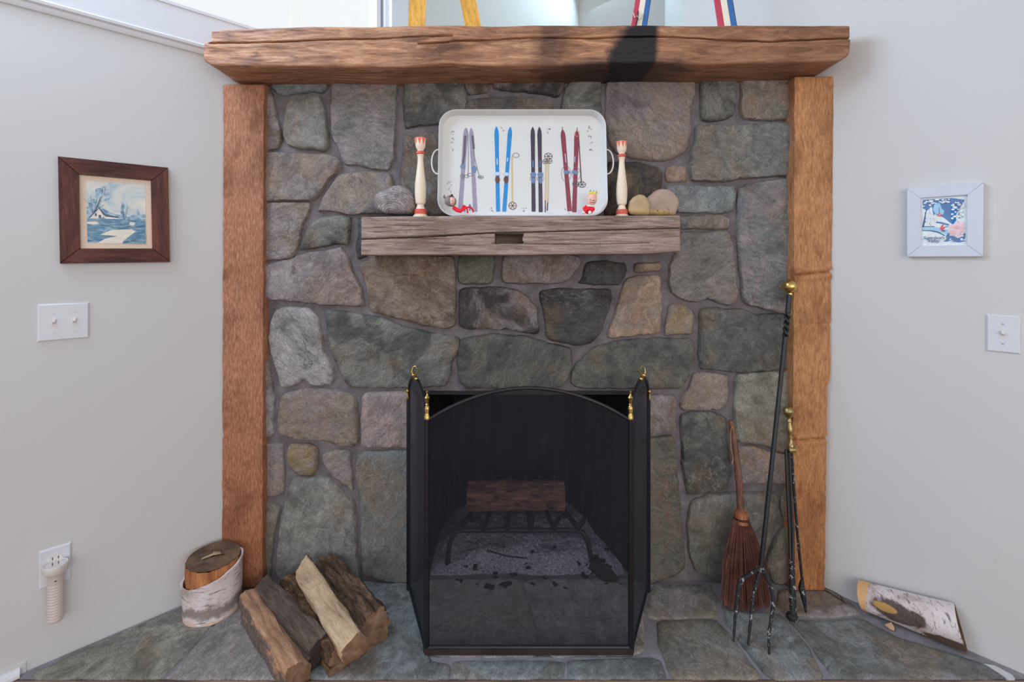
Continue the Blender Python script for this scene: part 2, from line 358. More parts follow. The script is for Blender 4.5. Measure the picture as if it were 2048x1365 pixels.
# ------------------------------------------------------------------ stones
def chaikin(P, n=2):
    for _ in range(n):
        Q = []
        for a, b in zip(P, P[1:] + P[:1]):
            Q += [(a[0]*.90 + b[0]*.10, a[1]*.90 + b[1]*.10), (a[0]*.10 + b[0]*.90, a[1]*.10 + b[1]*.90)]
        P = Q
    return P
def resample(P, step):
    out = []
    for a, b in zip(P, P[1:] + P[:1]):
        L = math.hypot(b[0]-a[0], b[1]-a[1]); k = max(1, round(L / step))
        for i in range(k): out.append((a[0] + (b[0]-a[0]) * i / k, a[1] + (b[1]-a[1]) * i / k))
    res = [out[0]]
    for p in out[1:]:
        if math.hypot(p[0]-res[-1][0], p[1]-res[-1][1]) > step * .55: res.append(p)
    return res
import numpy as np
def inside(P, x, y):
    c = False; n = len(P); j = n - 1
    for i in range(n):
        xi, yi = P[i]; xj, yj = P[j]
        if (yi > y) != (yj > y) and x < (xj-xi) * (y-yi) / (yj-yi) + xi: c = not c
        j = i
    return c
def slab(poly, step=.013, proud=.016, bevel=.013, rough=.0035, seed=0, lip=.004, edge=.0022, chk=2, drop=.03, tilt=.02, domed=0.0):
    """a stone lying in the plane (a, b): returns (verts (a, b, height), faces)"""
    rr = random.Random(seed * 13 + 5)
    O = resample(chaikin(list(poly), chk), step)
    O = [(a + edge * 2 * noise.noise(Vector((a * 28, b * 28, seed))) + edge * noise.noise(Vector((a * 95, b * 95, seed + 9))),
          b + edge * 2 * noise.noise(Vector((a * 28, b * 28, seed + 3.3))) + edge * noise.noise(Vector((a * 95, b * 95, seed + 5)))) for a, b in O]
    n = len(O); A = np.array(O); B = np.roll(A, -1, 0); D = B - A; L2 = (D**2).sum(1) + 1e-12
    x0, y0 = A.min(0); x1, y1 = A.max(0); pts = []
    def dist(p):
        t = (((p - A) * D).sum(1) / L2).clip(0, 1); q = A + D * t[:, None]; return float(np.sqrt(((p - q)**2).sum(1)).min())
    ins = []
    for ring in (bevel * .42,):     # an inner ring keeps the bevel crisp
        for i in range(n):
            t = (B[i] - A[i-1]); nn = np.array([-t[1], t[0]]) / (np.hypot(*t) + 1e-9)
            for sg in (1, -1):
                p = A[i] + nn * sg * ring
                if inside(O, *p) and dist(p) > ring * .7: ins.append((p[0], p[1])); break
    yy = y0; row = 0
    while yy < y1:
        xx = x0 + (row % 2) * step / 2
        while xx < x1:
            p = (xx + rr.uniform(-.2, .2) * step, yy + rr.uniform(-.2, .2) * step)
            if inside(O, *p) and dist(np.array(p)) > bevel * .85: ins.append(p)
            xx += step
        yy += step * .88; row += 1
    vv = [Vector(p) for p in O + ins]
    V, E, Fc, *_ = delaunay_2d_cdt(vv, [(i, (i+1) % n) for i in range(n)], [], 1, 1e-5)
    cx, cy = A.mean(0); ta, tb = rr.uniform(-tilt, tilt), rr.uniform(-tilt, tilt); R0 = max(x1-x0, y1-y0) / 2
    out = []; nb = []
    for i, p in enumerate(V):
        a, b = p.x, p.y; d = dist(np.array((a, b))); k = min(1, d / bevel)
        h = lip + (proud - lip) * math.sqrt(max(0, 1 - (1 - k)**2))
        f = noise.noise(Vector((a * 9, b * 9, seed * 3.1))) * 1.5 + noise.noise(Vector((a * 30, b * 22, seed * 1.3))) * .9 + abs(noise.noise(Vector((a * 55, b * 45, seed)))) * .7
        h += k * (rough * f + ta * (a - cx) + tb * (b - cy)) + domed * (1 - min(1, math.hypot(a-cx, b-cy) / R0)**2)
        out.append((a, b, h))
    # skirt
    cnt = {}
    for f in Fc:
        for a, b in zip(f, list(f[1:]) + [f[0]]): cnt[(a, b)] = cnt.get((a, b), 0) + 1
    bd = [(a, b) for (a, b) in cnt if (b, a) not in cnt]
    mp = {}; faces = [tuple(f) for f in Fc]
    for a, b in bd:
        for i in (a, b):
            if i not in mp: mp[i] = len(out); x, y, z = out[i]; out.append((x + (x-cx)*.01, y + (y-cy)*.01, -drop))
        faces.append((b, a, mp[a], mp[b]))
    return out, faces
CR = {'F': (0, 0, 1), 'C1': (400, 0, 3.4133), 'C2': (1000, 0, 2.8444), 'C3': (500, 400, 2.73), 'C4': (900, 400, 2.73),
      'C5': (1300, 400, 2.73), 'C6': (1250, 780, 2.3333), 'C7': (340, 780, 2.3333)}
YM = 1.800                                         # mortar face of the chimney breast
T = {'gg': (114, 113, 109), 'dg': (82, 84, 82), 'tn': (130, 119, 110), 'mv': (127, 119, 120), 'pl': (150, 146, 146), 'pk': (150, 136, 134),
     'or': (150, 128, 112), 'ol': (97, 96, 89), 'dk': (72, 69, 69), 'bn': (104, 91, 81), 'tl': (108, 112, 113), 'gt': (122, 120, 111), 'ye': (132, 116, 92)}
ST = [
 ('C1', 'bn', [(410,560),(465,575),(500,680),(540,860),(560,950),(525,1022),(410,1025)], 'mv'),
 ('C1', 'tl', [(475,470),(885,470),(872,600),(835,634),(760,625),(650,640),(575,655),(520,640),(490,600)], None),
 ('C1', 'gg', [(590,700),(640,655),(760,640),(820,650),(850,720),(872,850),(882,1000),(840,1038),(760,1022),(640,1010),(590,985),(565,930),(575,820)], None),
 ('C1', 'gg', [(888,470),(1345,470),(1345,700),(1332,900),(1325,1080),(1290,1168),(1180,1160),(1060,1130),(985,1130),(945,1040),(893,930),(882,800),(893,650)], 'mv'),
 ('C1', 'dg', [(1385,470),(1780,470),(1835,720),(1750,800),(1650,850),(1500,862),(1400,880),(1385,800)], 'gg'),
 ('C1', 'bn', [(1385,925),(1550,895),(1700,920),(2000,940),(2000,1470),(1420,1480),(1362,1280),(1365,1180),(1378,1040)], 'gg'),
 ('C1', 'mv', [(400,1035),(600,1038),(860,1050),(930,1065),(962,1105),(945,1170),(880,1230),(810,1340),(760,1372),(400,1378)], 'tn'),
 ('F', 'mv', [(678,347),(740,342),(780,346),(788,372),(793,424),(745,428),(700,430),(660,424),(634,424),(642,400),(662,368)], 'tn'),
 ('C3', 'tn', [(40,8),(335,12),(325,60),(290,130),(275,200),(250,290),(220,325),(40,338)], 'mv'),
 ('C3', 'dg', [(345,110),(400,92),(490,82),(552,92),(552,150),(537,243),(470,245),(300,272),(262,272),(290,200),(320,140)], 'gg'),
 ('C3', 'mv', [(40,352),(240,315),(252,298),(500,253),(525,290),(565,390),(607,480),(624,582),(560,585),(480,580),(400,580),(260,560),(40,542)], None),
 ('C3', 'dk', [(586,95),(640,95),(640,310),(580,330),(572,250),(586,180)], 'dg'),
 ('C3', 'bn', [(600,345),(700,300),(1112,300),(1125,400),(1127,560),(1122,690),(1070,708),(950,690),(850,660),(750,636),(650,610),(635,500),(612,420),(592,370)], 'tn'),
 ('C3', 'pl', [(130,600),(200,583),(310,588),(370,640),(390,740),(402,830),(442,900),(460,980),(440,1015),(360,1022),(310,1005),(296,980),(240,1020),(165,1032),(145,960),(115,850),(92,760),(108,670)], None),
 ('C3', 'dg', [(408,600),(520,608),(700,640),(850,690),(960,720),(1145,752),(1142,830),(1108,880),(1092,980),(1062,1025),(850,1034),(560,1032),(515,1000),(478,920),(450,860),(418,790),(412,700)], 'gg'),
 ('C3', 'pl', [(40,832),(100,858),(110,960),(132,1080),(128,1270),(115,1298),(40,1300)], 'mv'),
 ('C3', 'mv', [(40,590),(80,600),(90,700),(84,820),(40,812)], None),
 ('C3', 'tn', [(165,1062),(280,1030),(500,1038),(582,1095),(588,1180),(592,1330),(555,1357),(480,1345),(400,1320),(250,1310),(165,1290),(146,1268),(152,1150)], 'mv'),
 ('C3', 'pk', [(612,1062),(650,1048),(905,1046),(905,1358),(640,1358),(600,1345),(598,1250),(603,1150)], 'mv'),
 ('C4', 'ol', [(48,290),(245,290),(245,370),(232,462),(70,464),(42,455),(40,380)], None),
 ('C4', 'mv', [(286,318),(300,295),(690,295),(722,328),(706,370),(650,440),(600,460),(400,462),(290,455),(277,420)], 'bn'),
 ('C4', 'dk', [(742,340),(830,330),(965,343),(973,390),(930,467),(860,467),(698,460),(722,420)], 'dg'),
 ('C4', 'bn', [(1008,345),(1150,340),(1164,362),(1152,392),(1050,400),(1005,395)], 'or'),
 ('C4', 'dk', [(50,480),(250,473),(370,488),(430,528),(477,590),(492,720),(470,737),(380,722),(300,710),(52,706),(44,600)], 'mv'),
 ('C4', 'dk', [(488,495),(600,483),(882,488),(888,540),(852,650),(830,720),(770,792),(700,797),(600,782),(522,760),(516,680),(508,600),(492,560)], 'dg'),
 ('C4', 'or', [(965,425),(1060,408),(1152,410),(1157,500),(1162,600),(1152,730),(1080,740),(858,760),(880,680),(920,560),(942,470)], 'tn'),
 ('C4', 'mv', [(1200,572),(1250,562),(1320,588),(1340,650),(1327,737),(1180,742),(1172,700),(1188,640)], 'ye'),
 ('C4', 'dg', [(58,755),(250,733),(420,745),(560,788),(665,808),(670,900),(642,990),(600,1027),(400,1032),(90,1032),(48,1005),(34,900),(44,820)], 'ol'),
 ('C4', 'dg', [(798,802),(900,768),(1200,752),(1332,758),(1342,860),(1302,980),(1262,1037),(1100,1037),(680,1032),(658,1000),(663,950),(690,885),(760,828)], 'ol'),
 ('C4', 'bn', [(1040,1066),(1230,1066),(1242,1110),(1237,1260),(1160,1277),(1080,1290),(1040,1290)], 'mv'),
 ('C6', 'ol', [(50,250),(110,228),(222,212),(245,260),(252,430),(272,640),(287,820),(240,872),(180,892),(115,908),(50,908)], 'bn'),
 ('C2', 'tl', [(945,1052),(1340,1058),(1352,1100),(1332,1200),(1290,1213),(1010,1213),(1005,1150),(955,1095)], None),
 ('C2', 'tn', [(1005,1226),(1280,1221),(1312,1248),(1308,1302),(1250,1308),(1005,1304)], 'gg'),
 ('C5', 'gg', [(150,190),(180,172),(430,167),(452,230),(467,330),(477,430),(487,520),(470,562),(430,580),(370,567),(330,547),(250,562),(180,547),(118,512),(98,460),(110,350),(140,300)], 'mv'),
 ('F', 'tl', [(1476,378),(1500,365),(1600,352),(1600,636),(1540,622),(1498,612),(1484,602),(1480,545),(1474,470)], 'mv'),
 ('C5', 'dg', [(272,598),(330,588),(520,598),(590,625),(680,618),(820,645),(820,915),(640,937),(560,942),(500,952),(400,937),(275,927),(266,860),(270,740)], None),
 ('C5', 'mv', [(240,945),(300,938),(432,958),(432,1040),(417,1130),(370,1152),(300,1150),(190,1157),(162,1130),(178,1080),(218,1030)], 'tn'),
 ('C5', 'gt', [(468,962),(520,945),(820,930),(820,1405),(764,1392),(700,1380),(600,1340),(520,1330),(472,1320),(460,1150)], None),
 ('C6', 'dg', [(258,118),(320,105),(400,103),(460,118),(477,140),(482,250),(505,380),(472,467),(360,487),(290,497),(274,420),(264,250)], 'gg'),
 ('C6', 'or', [(522,270),(580,262),(680,290),(812,300),(812,447),(700,442),(545,442),(527,400),(518,330)], 'mv'),
 ('C6', 'ol', [(310,520),(400,488),(690,478),(715,500),(712,600),(680,720),(650,790),(600,900),(450,895),(330,852),(298,780),(288,640)], 'gg'),
 ('C6', 'ol', [(735,472),(812,462),(812,605),(745,618),(728,560)], 'gg'),
 ('C6', 'ol', [(728,648),(812,618),(812,905),(690,905),(655,820),(680,740)], 'tn'),
 ('C2', 'mv', [(608,380),(1112,380),(1118,520),(1087,620),(1092,760),(1062,860),(980,907),(880,917),(720,892),(650,862),(618,800),(598,650),(603,520)], 'tn'),
 ('C2', 'dg', [(1140,380),(1347,380),(1347,560),(1337,655),(1280,682),(1200,692),(1143,682)], 'gg'),
 ('C2', 'gg', [(1373,380),(1712,380),(1712,682),(1460,687),(1390,672),(1368,640),(1373,540)], 'tn'),
 ('C2', 'tl', [(1115,705),(1300,710),(1600,695),(1712,705),(1712,995),(1500,1012),(1380,1017),(1290,1037),(1090,1032),(1078,960),(1088,860),(1115,780)], 'gg'),
 ('C2', 'or', [(950,950),(1000,938),(1060,943),(1072,1032),(950,1037),(938,1000)], 'mv'),
 ('C2', 'dk', [(615,918),(760,915),(900,948),(930,985),(918,1075),(935,1110),(990,1160),(990,1240),(590,1240),(590,1000)], 'bn'),
 ('C2', 'dg', [(390,465),(420,380),(577,380),(582,540),(577,800),(350,800),(350,560)], 'gg'),
 ('C2', 'dk', [(-40,380),(380,380),(372,500),(332,552),(200,530),(0,510),(-42,500)], 'mv'),
 ('F', 'dk', [(922,135),(977,135),(977,184),(935,190),(927,165)], 'mv'),
 ('F', 'dg', [(935,200),(1000,192),(1070,194),(1106,204),(1112,300),(905,310),(915,240)], None),
 ('F', 'dg', [(895,322),(1020,316),(1030,436),(892,438)], None),
 ('F', 'mv', [(1042,314),(1190,300),(1200,436),(1042,438)], None),
 ('C7', 'mv', [(400,248),(520,253),(532,380),(527,490),(480,507),(400,497)], None),
 ('C7', 'ye', [(550,258),(640,248),(687,268),(692,370),(660,402),(600,397),(558,360),(543,300)], 'mv'),
 ('C7', 'mv', [(706,305),(760,283),(837,283),(847,380),(855,480),(800,442),(740,392),(713,350)], 'tn'),
 ('C7', 'gg', [(570,408),(620,403),(720,408),(780,450),(862,530),(867,620),(872,760),(887,870),(880,900),(820,905),(600,900),(505,890),(490,820),(510,640),(538,500)], None),
 ('C7', 'gg', [(870,290),(1110,283),(1150,283),(1150,900),(1050,905),(960,890),(897,870),(887,700),(882,500),(860,420)], 'tl'),
 ('C7', 'ol', [(400,518),(512,543),(497,620),(480,700),(467,890),(400,890)], 'gg'),
]
fp = thing('fireplace', 'fieldstone fireplace of grey, green and tan stones set in mortar between two timber posts', 'fireplace', (.05, YM, 0))
# mortar face with the opening cut out (built as three slabs), very slightly uneven
OX0, OX1, OZ = W(834, 0, YM).x, W(1272, 0, YM).x, W(0, 783, YM).z
def mort(x0, x1, z0, z1, nx, nz):
    vs = []; fs = []
    for j in range(nz + 1):
        for i in range(nx + 1):
            x = x0 + (x1-x0) * i / nx; z = z0 + (z1-z0) * j / nz
            vs.append((x, YM + .003 * noise.noise(Vector((x * 14, 0, z * 14))), z))
    for j in range(nz):
        for i in range(nx):
            a = j * (nx+1) + i; fs.append((a, a+1, a+nx+2, a+nx+1))
    n = len(vs); vs += [(x0, YM + .12, z0), (x1, YM + .12, z0), (x1, YM + .12, z1), (x0, YM + .12, z1)]
    c = [0, nx, nz*(nx+1)+nx, nz*(nx+1)]
    for k in range(4): fs.append((c[k], n+k, n+(k+1) % 4, c[(k+1) % 4]))
    return vs, fs
mm = MB()
for a in ((-.99, OX0, -.01, OZ, 30, 40), (OX1, 1.12, -.01, OZ, 34, 40), (-.99, 1.12, OZ, 2.02, 110, 60)): mm.add(*mort(*a))
mm.build('mortar_wall', M['mortar'], fp)
for i, (cr, tone, poly, t2) in enumerate(ST):
    ox, oy, s = CR[cr]; pts = []
    for x, y in poly:
        p = W(ox + x / s, oy + y / s, YM - .013); pts.append((p.x, p.z))
    rr = random.Random(i); area_ = max(p[0] for p in pts) - min(p[0] for p in pts)
    pr = rr.uniform(.014, .026) if area_ > .12 else rr.uniform(.010, .016)
    rgh = {'pl': .0042, 'dk': .0038, 'tn': .0036}.get(tone, .0026)
    vs, fs = slab(pts, .0125 if area_ > .12 else .009, pr, .011 if area_ > .1 else .009, rgh, i, domed=.002)
    mb = MB().add([(a, YM - h, b) for a, b, h in vs], fs)
    mb.build('stone', stone_mat(T[tone], T[t2] if t2 else None, streak=rr.choice((1.2, 1.6, 2.4)), bump=.7 if tone in ('pl', 'dk') else .5), fp, angle=50)
# firebox: splayed cheeks, back, floor slab, dark throat and steel lintel
bx0, bx1, YB, HB = W(905, 0, 2.30).x, W(1136, 0, 2.30).x, 2.30, 1.05
fb = MB()
def panel(mb, P, nx=10, nz=14, amp=.006, sd=0):
    a, b, c, d_ = [Vector(p) for p in P]; vs = []
    nn = (b - a).cross(d_ - a).normalized()
    for j in range(nz+1):
        for i in range(nx+1):
            u, v = i/nx, j/nz; p = (a*(1-u) + b*u)*(1-v) + (d_*(1-u) + c*u)*v
            vs.append(p + nn * amp * noise.noise(p * 18 + Vector((sd, 0, 0))))
    mb.add(vs, [(j*(nx+1)+i, j*(nx+1)+i+1, (j+1)*(nx+1)+i+1, (j+1)*(nx+1)+i) for j in range(nz) for i in range(nx)])
panel(fb, ((OX0, YM, 0), (bx0, YB, 0), (bx0, YB, HB), (OX0, YM, HB))); panel(fb, ((bx1, YB, 0), (OX1, YM, 0), (OX1, YM, HB), (bx1, YB, HB)), sd=3)
fb.box((OX0-.1, YB+.006, -.02), (OX1+.1, YB+.03, HB)).add([(OX0-.012, YM+.01, 0), (bx0-.012, YB+.02, 0), (bx0-.012, YB+.02, HB), (OX0-.012, YM+.01, HB), (OX1+.012, YM+.01, 0), (bx1+.012, YB+.02, 0), (bx1+.012, YB+.02, HB), (OX1+.012, YM+.01, HB)], [(0,1,2,3),(4,5,6,7)])
panel(fb, ((bx0, YB, 0), (bx1, YB, 0), (bx1, YB, HB), (bx0, YB, HB)), sd=6)
fb.build('firebox', M['soot'], fp)
MB().box((OX0 - .05, YM + .02, HB), (OX1 + .05, YB + .05, HB + .02)).build('smoke_chamber', M['sootdark'], fp, smooth=False)
MB().box((OX0 - .03, YM - .004, OZ - .012), (OX1 + .03, YM + .09, OZ + .002)).box((OX0 - .03, YM + .075, OZ), (OX1 + .03, YM + .09, OZ + .35)).build('steel_lintel', M['black'], fp, smooth=False)
MB().box((OX0 - .03, YM, -.02), (OX1 + .03, YB + .03, .0)).build('firebox_floor', simple('firebox_floor', C3(92, 88, 92), .9, 0, .25, 9, .4, .2), fp, smooth=False)
# ledge behind the mantel beam closing the corner
MB().add([(-1.05, 1.80, 1.985), (1.16, 1.80, 1.985), (.79, 2.17, 1.985), (.93, 2.80, 1.985), (.47, 3.27, 1.985)] + [(-1.05, 1.80, 2.015), (1.16, 1.80, 2.015), (.79, 2.17, 2.015), (.93, 2.80, 2.015), (.47, 3.27, 2.015)],
         [(4, 3, 2, 1, 0), (5, 6, 7, 8, 9)] + [(i, (i+1) % 5, (i+1) % 5 + 5, i + 5) for i in range(5)]).build('trim_4', M['wall2'], smooth=False, kind='structure')

# ------------------------------------------------------------------ hearth
he = thing('hearth', 'low hearth of irregular grey-green slate slabs with pale mortar joints', 'hearth', (0, 1.55, 0))
hb = [(-1.478, HF), (-1.0838, 1.7627), (-1.0, 1.84), (1.10, 1.84), (1.179, 1.7508), (1.536, HF)]
mb = MB().add([(x, y, -.003) for x, y in hb] + [(x, y, -.014) for x, y in hb], [tuple(range(6)), (11, 10, 9, 8, 7, 6)] + [(i, (i+1) % 6, (i+1) % 6 + 6, i + 6) for i in range(6)])
mb.build('mortar_bed', simple('hearth_mortar', C3(124, 121, 126), .9, 0, .16, 24, .3, .2), he, smooth=False)
HS = [
 ('ol', [(62,1350),(215,1278),(372,1213),(402,1212),(425,1228),(425,1247),(348,1334),(318,1358),(75,1358)], 'gt'),
 ('gg', [(432,1251),(446,1236),(500,1188),(560,1176),(640,1180),(622,1260),(585,1358),(330,1358),(358,1333)], 'mv'),
 ('mv', [(566,1172),(700,1166),(712,1190),(700,1210),(652,1240),(600,1330),(632,1250),(650,1182)], 'gg'),
 ('tl', [(716,1168),(816,1168),(842,1240),(858,1320),(900,1330),(896,1358),(596,1358),(640,1270),(712,1216)], 'dg'),
 ('tl', [(908,1322),(1128,1322),(1124,1358),(904,1358)], 'dg'),
 ('dg', [(1136,1320),(1300,1316),(1322,1322),(1330,1358),(1138,1358)], 'tl'),
 ('gg', [(1305,1172),(1420,1170),(1434,1200),(1430,1236),(1320,1240),(1296,1234),(1288,1222)], 'mv'),
 ('gg', [(1316,1242),(1430,1240),(1452,1262),(1480,1300),(1524,1358),(1344,1358),(1330,1318),(1318,1290)], 'ol'),
 ('dg', [(1445,1200),(1462,1222),(1556,1228),(1576,1246),(1612,1290),(1648,1358),(1538,1358),(1490,1296),(1452,1244)], 'tl'),
 ('mv', [(1560,1180),(1660,1176),(1700,1206),(1718,1228),(1650,1236),(1572,1228),(1556,1212)], 'bn'),
 ('tl', [(1580,1240),(1650,1242),(1724,1238),(1800,1278),(1960,1325),(2016,1358),(1668,1358),(1622,1290)], 'dg'),
 ('mv', [(826,1160),(1040,1158),(1062,1230),(1082,1312),(862,1312),(850,1230)], 'gg'),
 ('gg', [(1046,1158),(1290,1158),(1284,1228),(1290,1308),(1092,1312),(1070,1230)], 'mv'),
]
for i, (tone, poly, t2) in enumerate(HS):
    pts = [(G(*p).x, G(*p).y) for p in poly]
    mx, my = sum(p[0] for p in pts) / len(pts), sum(p[1] for p in pts) / len(pts)
    pts = [(mx + (a - mx) * (1 + .004 / max(.02, math.hypot(a - mx, b - my))), my + (b - my) * (1 + .004 / max(.02, math.hypot(a - mx, b - my)))) for a, b in pts]
    vs, fs = slab(pts, .017, .003, .012, .0009, i + 100, lip=-.001, edge=.0022, chk=1, drop=.01, tilt=.001)
    MB().add([(a, b, h) for a, b, h in vs], fs).build('hearth_slab', stone_mat(tuple(v + 13 for v in T[tone]), tuple(v + 12 for v in T[t2]) if t2 else None, 1.5, .62, .35), he, angle=60)

# ------------------------------------------------------------------ timbers
def gridslab(name, fn, nx, nz, yb, m, label, cat, base, group=None):
    """front face as a height field fn(u, v) -> (x, y, z), closed to depth yb"""
    vs = [Vector(fn(i / nx, j / nz)) for j in range(nz + 1) for i in range(nx + 1)]
    fs = [(j*(nx+1)+i, j*(nx+1)+i+1, (j+1)*(nx+1)+i+1, (j+1)*(nx+1)+i) for j in range(nz) for i in range(nx)]
    per = [i for i in range(nx)] + [j*(nx+1)+nx for j in range(nz)] + [nz*(nx+1)+i for i in range(nx, 0, -1)] + [j*(nx+1) for j in range(nz, 0, -1)]
    prev = per; K_ = 5; rings = []
    for k in range(1, K_ + 1):
        st = len(vs); t = k / K_
        for q_ in per:
            p = vs[q_]; dy = p.y + (yb - p.y) * t; w = .0025
            vs.append(Vector((p.x + w * noise.noise(Vector((p.x*9, dy*30, p.z*9))), dy, p.z + w * noise.noise(Vector((p.x*7, dy*40, p.z*30+7))))))
        cur = list(range(st, st + len(per))); n = len(per)
        fs += [(prev[i], cur[i], cur[(i+1) % n], prev[(i+1) % n]) for i in range(n)]; prev = cur
    fs.append(tuple(prev[::-1]))
    return MB().add(vs, fs).build(name, m, None, base=base, label=label, cat=cat, group=group, angle=55)
def pl(pts, x):
    if x <= pts[0][0] or x >= pts[-1][0]: return None
    for (a, b), (c, d_) in zip(pts, pts[1:]):
        if a <= x <= c: return b + (d_ - b) * (x - a) / (c - a)
def edge_round(u, v, wu, wv, r):
    du = min(u, 1-u) * wu; dv = min(v, 1-v) * wv; e = 0
    for dd in (du, dv):
        if dd < r: e += r - math.sqrt(max(0, r*r - (r-dd)**2))
    return e
BY = 1.62
def pxz(pts, Y): return [(W(x, y, Y).x, W(x, y, Y).z) for x, y in pts]
CK1 = pxz([(420,87),(560,84),(700,78),(850,73),(905,71)], BY); CK2 = pxz([(838,89),(899,85),(901,83),(1000,78),(1100,76.5),(1180,76),(1300,74),(1392,76),(1480,81),(1540,84),(1600,80),(1703,77)], BY)
TOP = pxz([(380,60),(425,59),(470,56),(600,53),(760,50),(1000,50),(1300,49),(1500,50),(1600,50),(1740,51)], BY)
BOT = pxz([(380,128),(408,131),(500,134),(620,132),(760,134),(900,130),(1040,132),(1200,127),(1400,128),(1560,125),(1740,124)], BY)
def beam(u, v):
    x = -1.066 + 2.234 * u; zb = pl(BOT, x); zt = pl(TOP, x); z = zb + (zt - zb) * v
    if u < .03: x += (.028 * min(1, max(0, (z - 1.975) / .006))) * (1 - u / .03)
    if u > .97: x -= (1-(1-u)/.03)*.0 
    if u < .05: x += (1 - u/.05) * .035 * (1 - min(1, v / .22))**2
    if u > .95: x -= (1 - (1-u)/.05) * .05 * (1 - min(1, v / .3))**2
    h = .006 * noise.noise(Vector((x*3.2, z*9, 3))) + .0035 * noise.noise(Vector((x*9, z*14, 1))) + .0016 * noise.noise(Vector((x*22, z*120, 6)))
    h += .002 * math.sin(x * 17 + 2 * noise.noise(Vector((x*2, z*8, 0))))
    y = BY - h + edge_round(u, v, 2.234, .14, .010)
    for C in (CK1, CK2):
        zc = pl(C, x)
        if zc is not None:
            d = z - zc - .001 * noise.noise(Vector((x*60, 0, 0))); y += .022 * math.exp(-(d / .0022)**2)
            y -= .003 * math.exp(-((d + .012) / .012)**2)
    return x, y, z
gridslab('mantel_beam', beam, 440, 84, 1.80, M['beam'], 'long thick hewn brown mantel beam across the top with scorch marks and a long crack', 'beam', (.05, 1.7, 1.9))
SY = 1.635
SK1 = pxz([(715,479),(850,474),(985,466),(1050,465),(1180,461),(1300,458),(1370,456)], SY); SK2 = pxz([(985,487),(1046,488),(1180,489),(1300,486)], SY)
HX0, HX1, HZ0, HZ1 = W(991, 0, SY).x, W(1046, 0, SY).x, W(0, 487.5, SY).z, W(0, 468, SY).z
STOP = pxz([(690,434),(722,434),(900,432),(1100,432),(1370,431)], SY); SBOT = pxz([(690,512),(722,511),(900,510),(1040,511),(1170,509),(1290,508),(1340,505),(1380,500)], SY)
r_s = random.Random(21); SCK = []
for _ in range(26):
    a = r_s.uniform(-.52, .5); SCK.append((a, a + r_s.uniform(.05, .22), 1.252 + r_s.uniform(.01, .12), r_s.uniform(-.02, .03), r_s.uniform(.0025, .006)))
SV = [(r_s.uniform(-.5, .55), r_s.uniform(1.26, 1.33), r_s.uniform(.02, .05)) for _ in range(9)]
def shelf(u, v):
    x = -.5255 + 1.112 * u; zb = pl(SBOT, x); zt = pl(STOP, x); z = zb + (zt-zb) * v
    h = .002 * noise.noise(Vector((x*5, z*14, 3))) + .0015 * noise.noise(Vector((x*14, z*60, 1))) + .0012 * noise.noise(Vector((x*20, z*260, 6)))
    y = SY - h + edge_round(u, v, 1.112, .13, .004)
    for C, a, w in ((SK1, .02, .002), (SK2, .008, .0013)):
        zc = pl(C, x)
        if zc is not None: y += a * math.exp(-((z - zc - .001 * noise.noise(Vector((x*70, 0, 0)))) / w)**2)
    for a, b, zc, sl, am in SCK:
        if a < x < b: y += am * math.sin(math.pi * (x-a)/(b-a)) * math.exp(-((z - zc - sl*(x-a) - .0015 * noise.noise(Vector((x*40, zc*50, 0)))) / .0011)**2)
    for a, zc, hh in SV:
        if zc < z < zc + hh: y += .002 * math.exp(-((x - a) / .003)**2)
    if HX0 < x < HX1 - .003 * (1 if abs(z - (HZ0+HZ1)/2) < .009 else 0) and HZ0 < z < HZ1: y = SY + .10
    return x, y, z
gridslab('mantel_shelf', shelf, 330, 78, 1.792, M['shelf'], 'short weathered grey-brown barn beam shelf with a square mortise hole in its face', 'shelf', (.03, 1.7, 1.26))
YR = 1.737
def post(side):
    def f(u, v):
        if side == 'L':
            xl = W(446, 0, 1.752).x + (W(443, 0, 1.752).x - W(446, 0, 1.752).x) * (1-v); xr = W(526, 0, 1.752).x - .005 * (1-v); zt = 1.885
        else:
            xl = W(1591, 0, YR).x - .010 * (1-v); xr = W(1669, 0, YR).x - .024 * (1-v) + (.010 * max(0, min(1, (v-.40)/.01)) - .010 if v < .5 else 0); zt = 1.909
        z = .004 + (zt - .004) * v
        e = .0022 * noise.noise(Vector((side == 'L', z*11, 2))) + .0012 * noise.noise(Vector((3, z*40, 2)))
        x = xl + (xr - xl) * u + e * (2*u - 1) * 1.4
        h = .0015 * noise.noise(Vector((x*14, z*5, 3))) + .0006 * noise.noise(Vector((x*80, z*40, 1)))
        y = (1.752 if side == 'L' else YR) - h + edge_round(u, v, .15, 1.9, .004)
        if side == 'R':
            for zc, am, sl in ((W(0, 546, 1.752).z, .010, .10), (W(0, 876, 1.752).z, .007, .07), (W(0, 648, 1.752).z, .003, .0)):
                d = z - zc - sl * (x - 1.13) + .004 * noise.noise(Vector((x*50, 5, 1))); y += am * math.exp(-(d/.0035)**2); y -= am * .5 * math.exp(-((abs(d) - .014)/.010)**2)
                if u > .95: x -= am * .5 * math.exp(-(d/.008)**2)
        if side == 'L' and u < .05:
            d = z - W(0, 872, 1.752).z; x += .006 * math.exp(-(d/.006)**2)
        return x, y, z
    return f
gridslab('timber_post', post('L'), 16, 420, 1.80, M['post'], 'rough reddish-brown upright timber post on the left side of the fireplace', 'post', (-1.0, 1.78, 0), 'upright timber posts')
gridslab('timber_post', post('R'), 16, 420, 1.80, M['post2'], 'golden-brown upright timber post with a knotty crack, right of the fireplace', 'post', (1.13, 1.78, 0), 'upright timber posts')
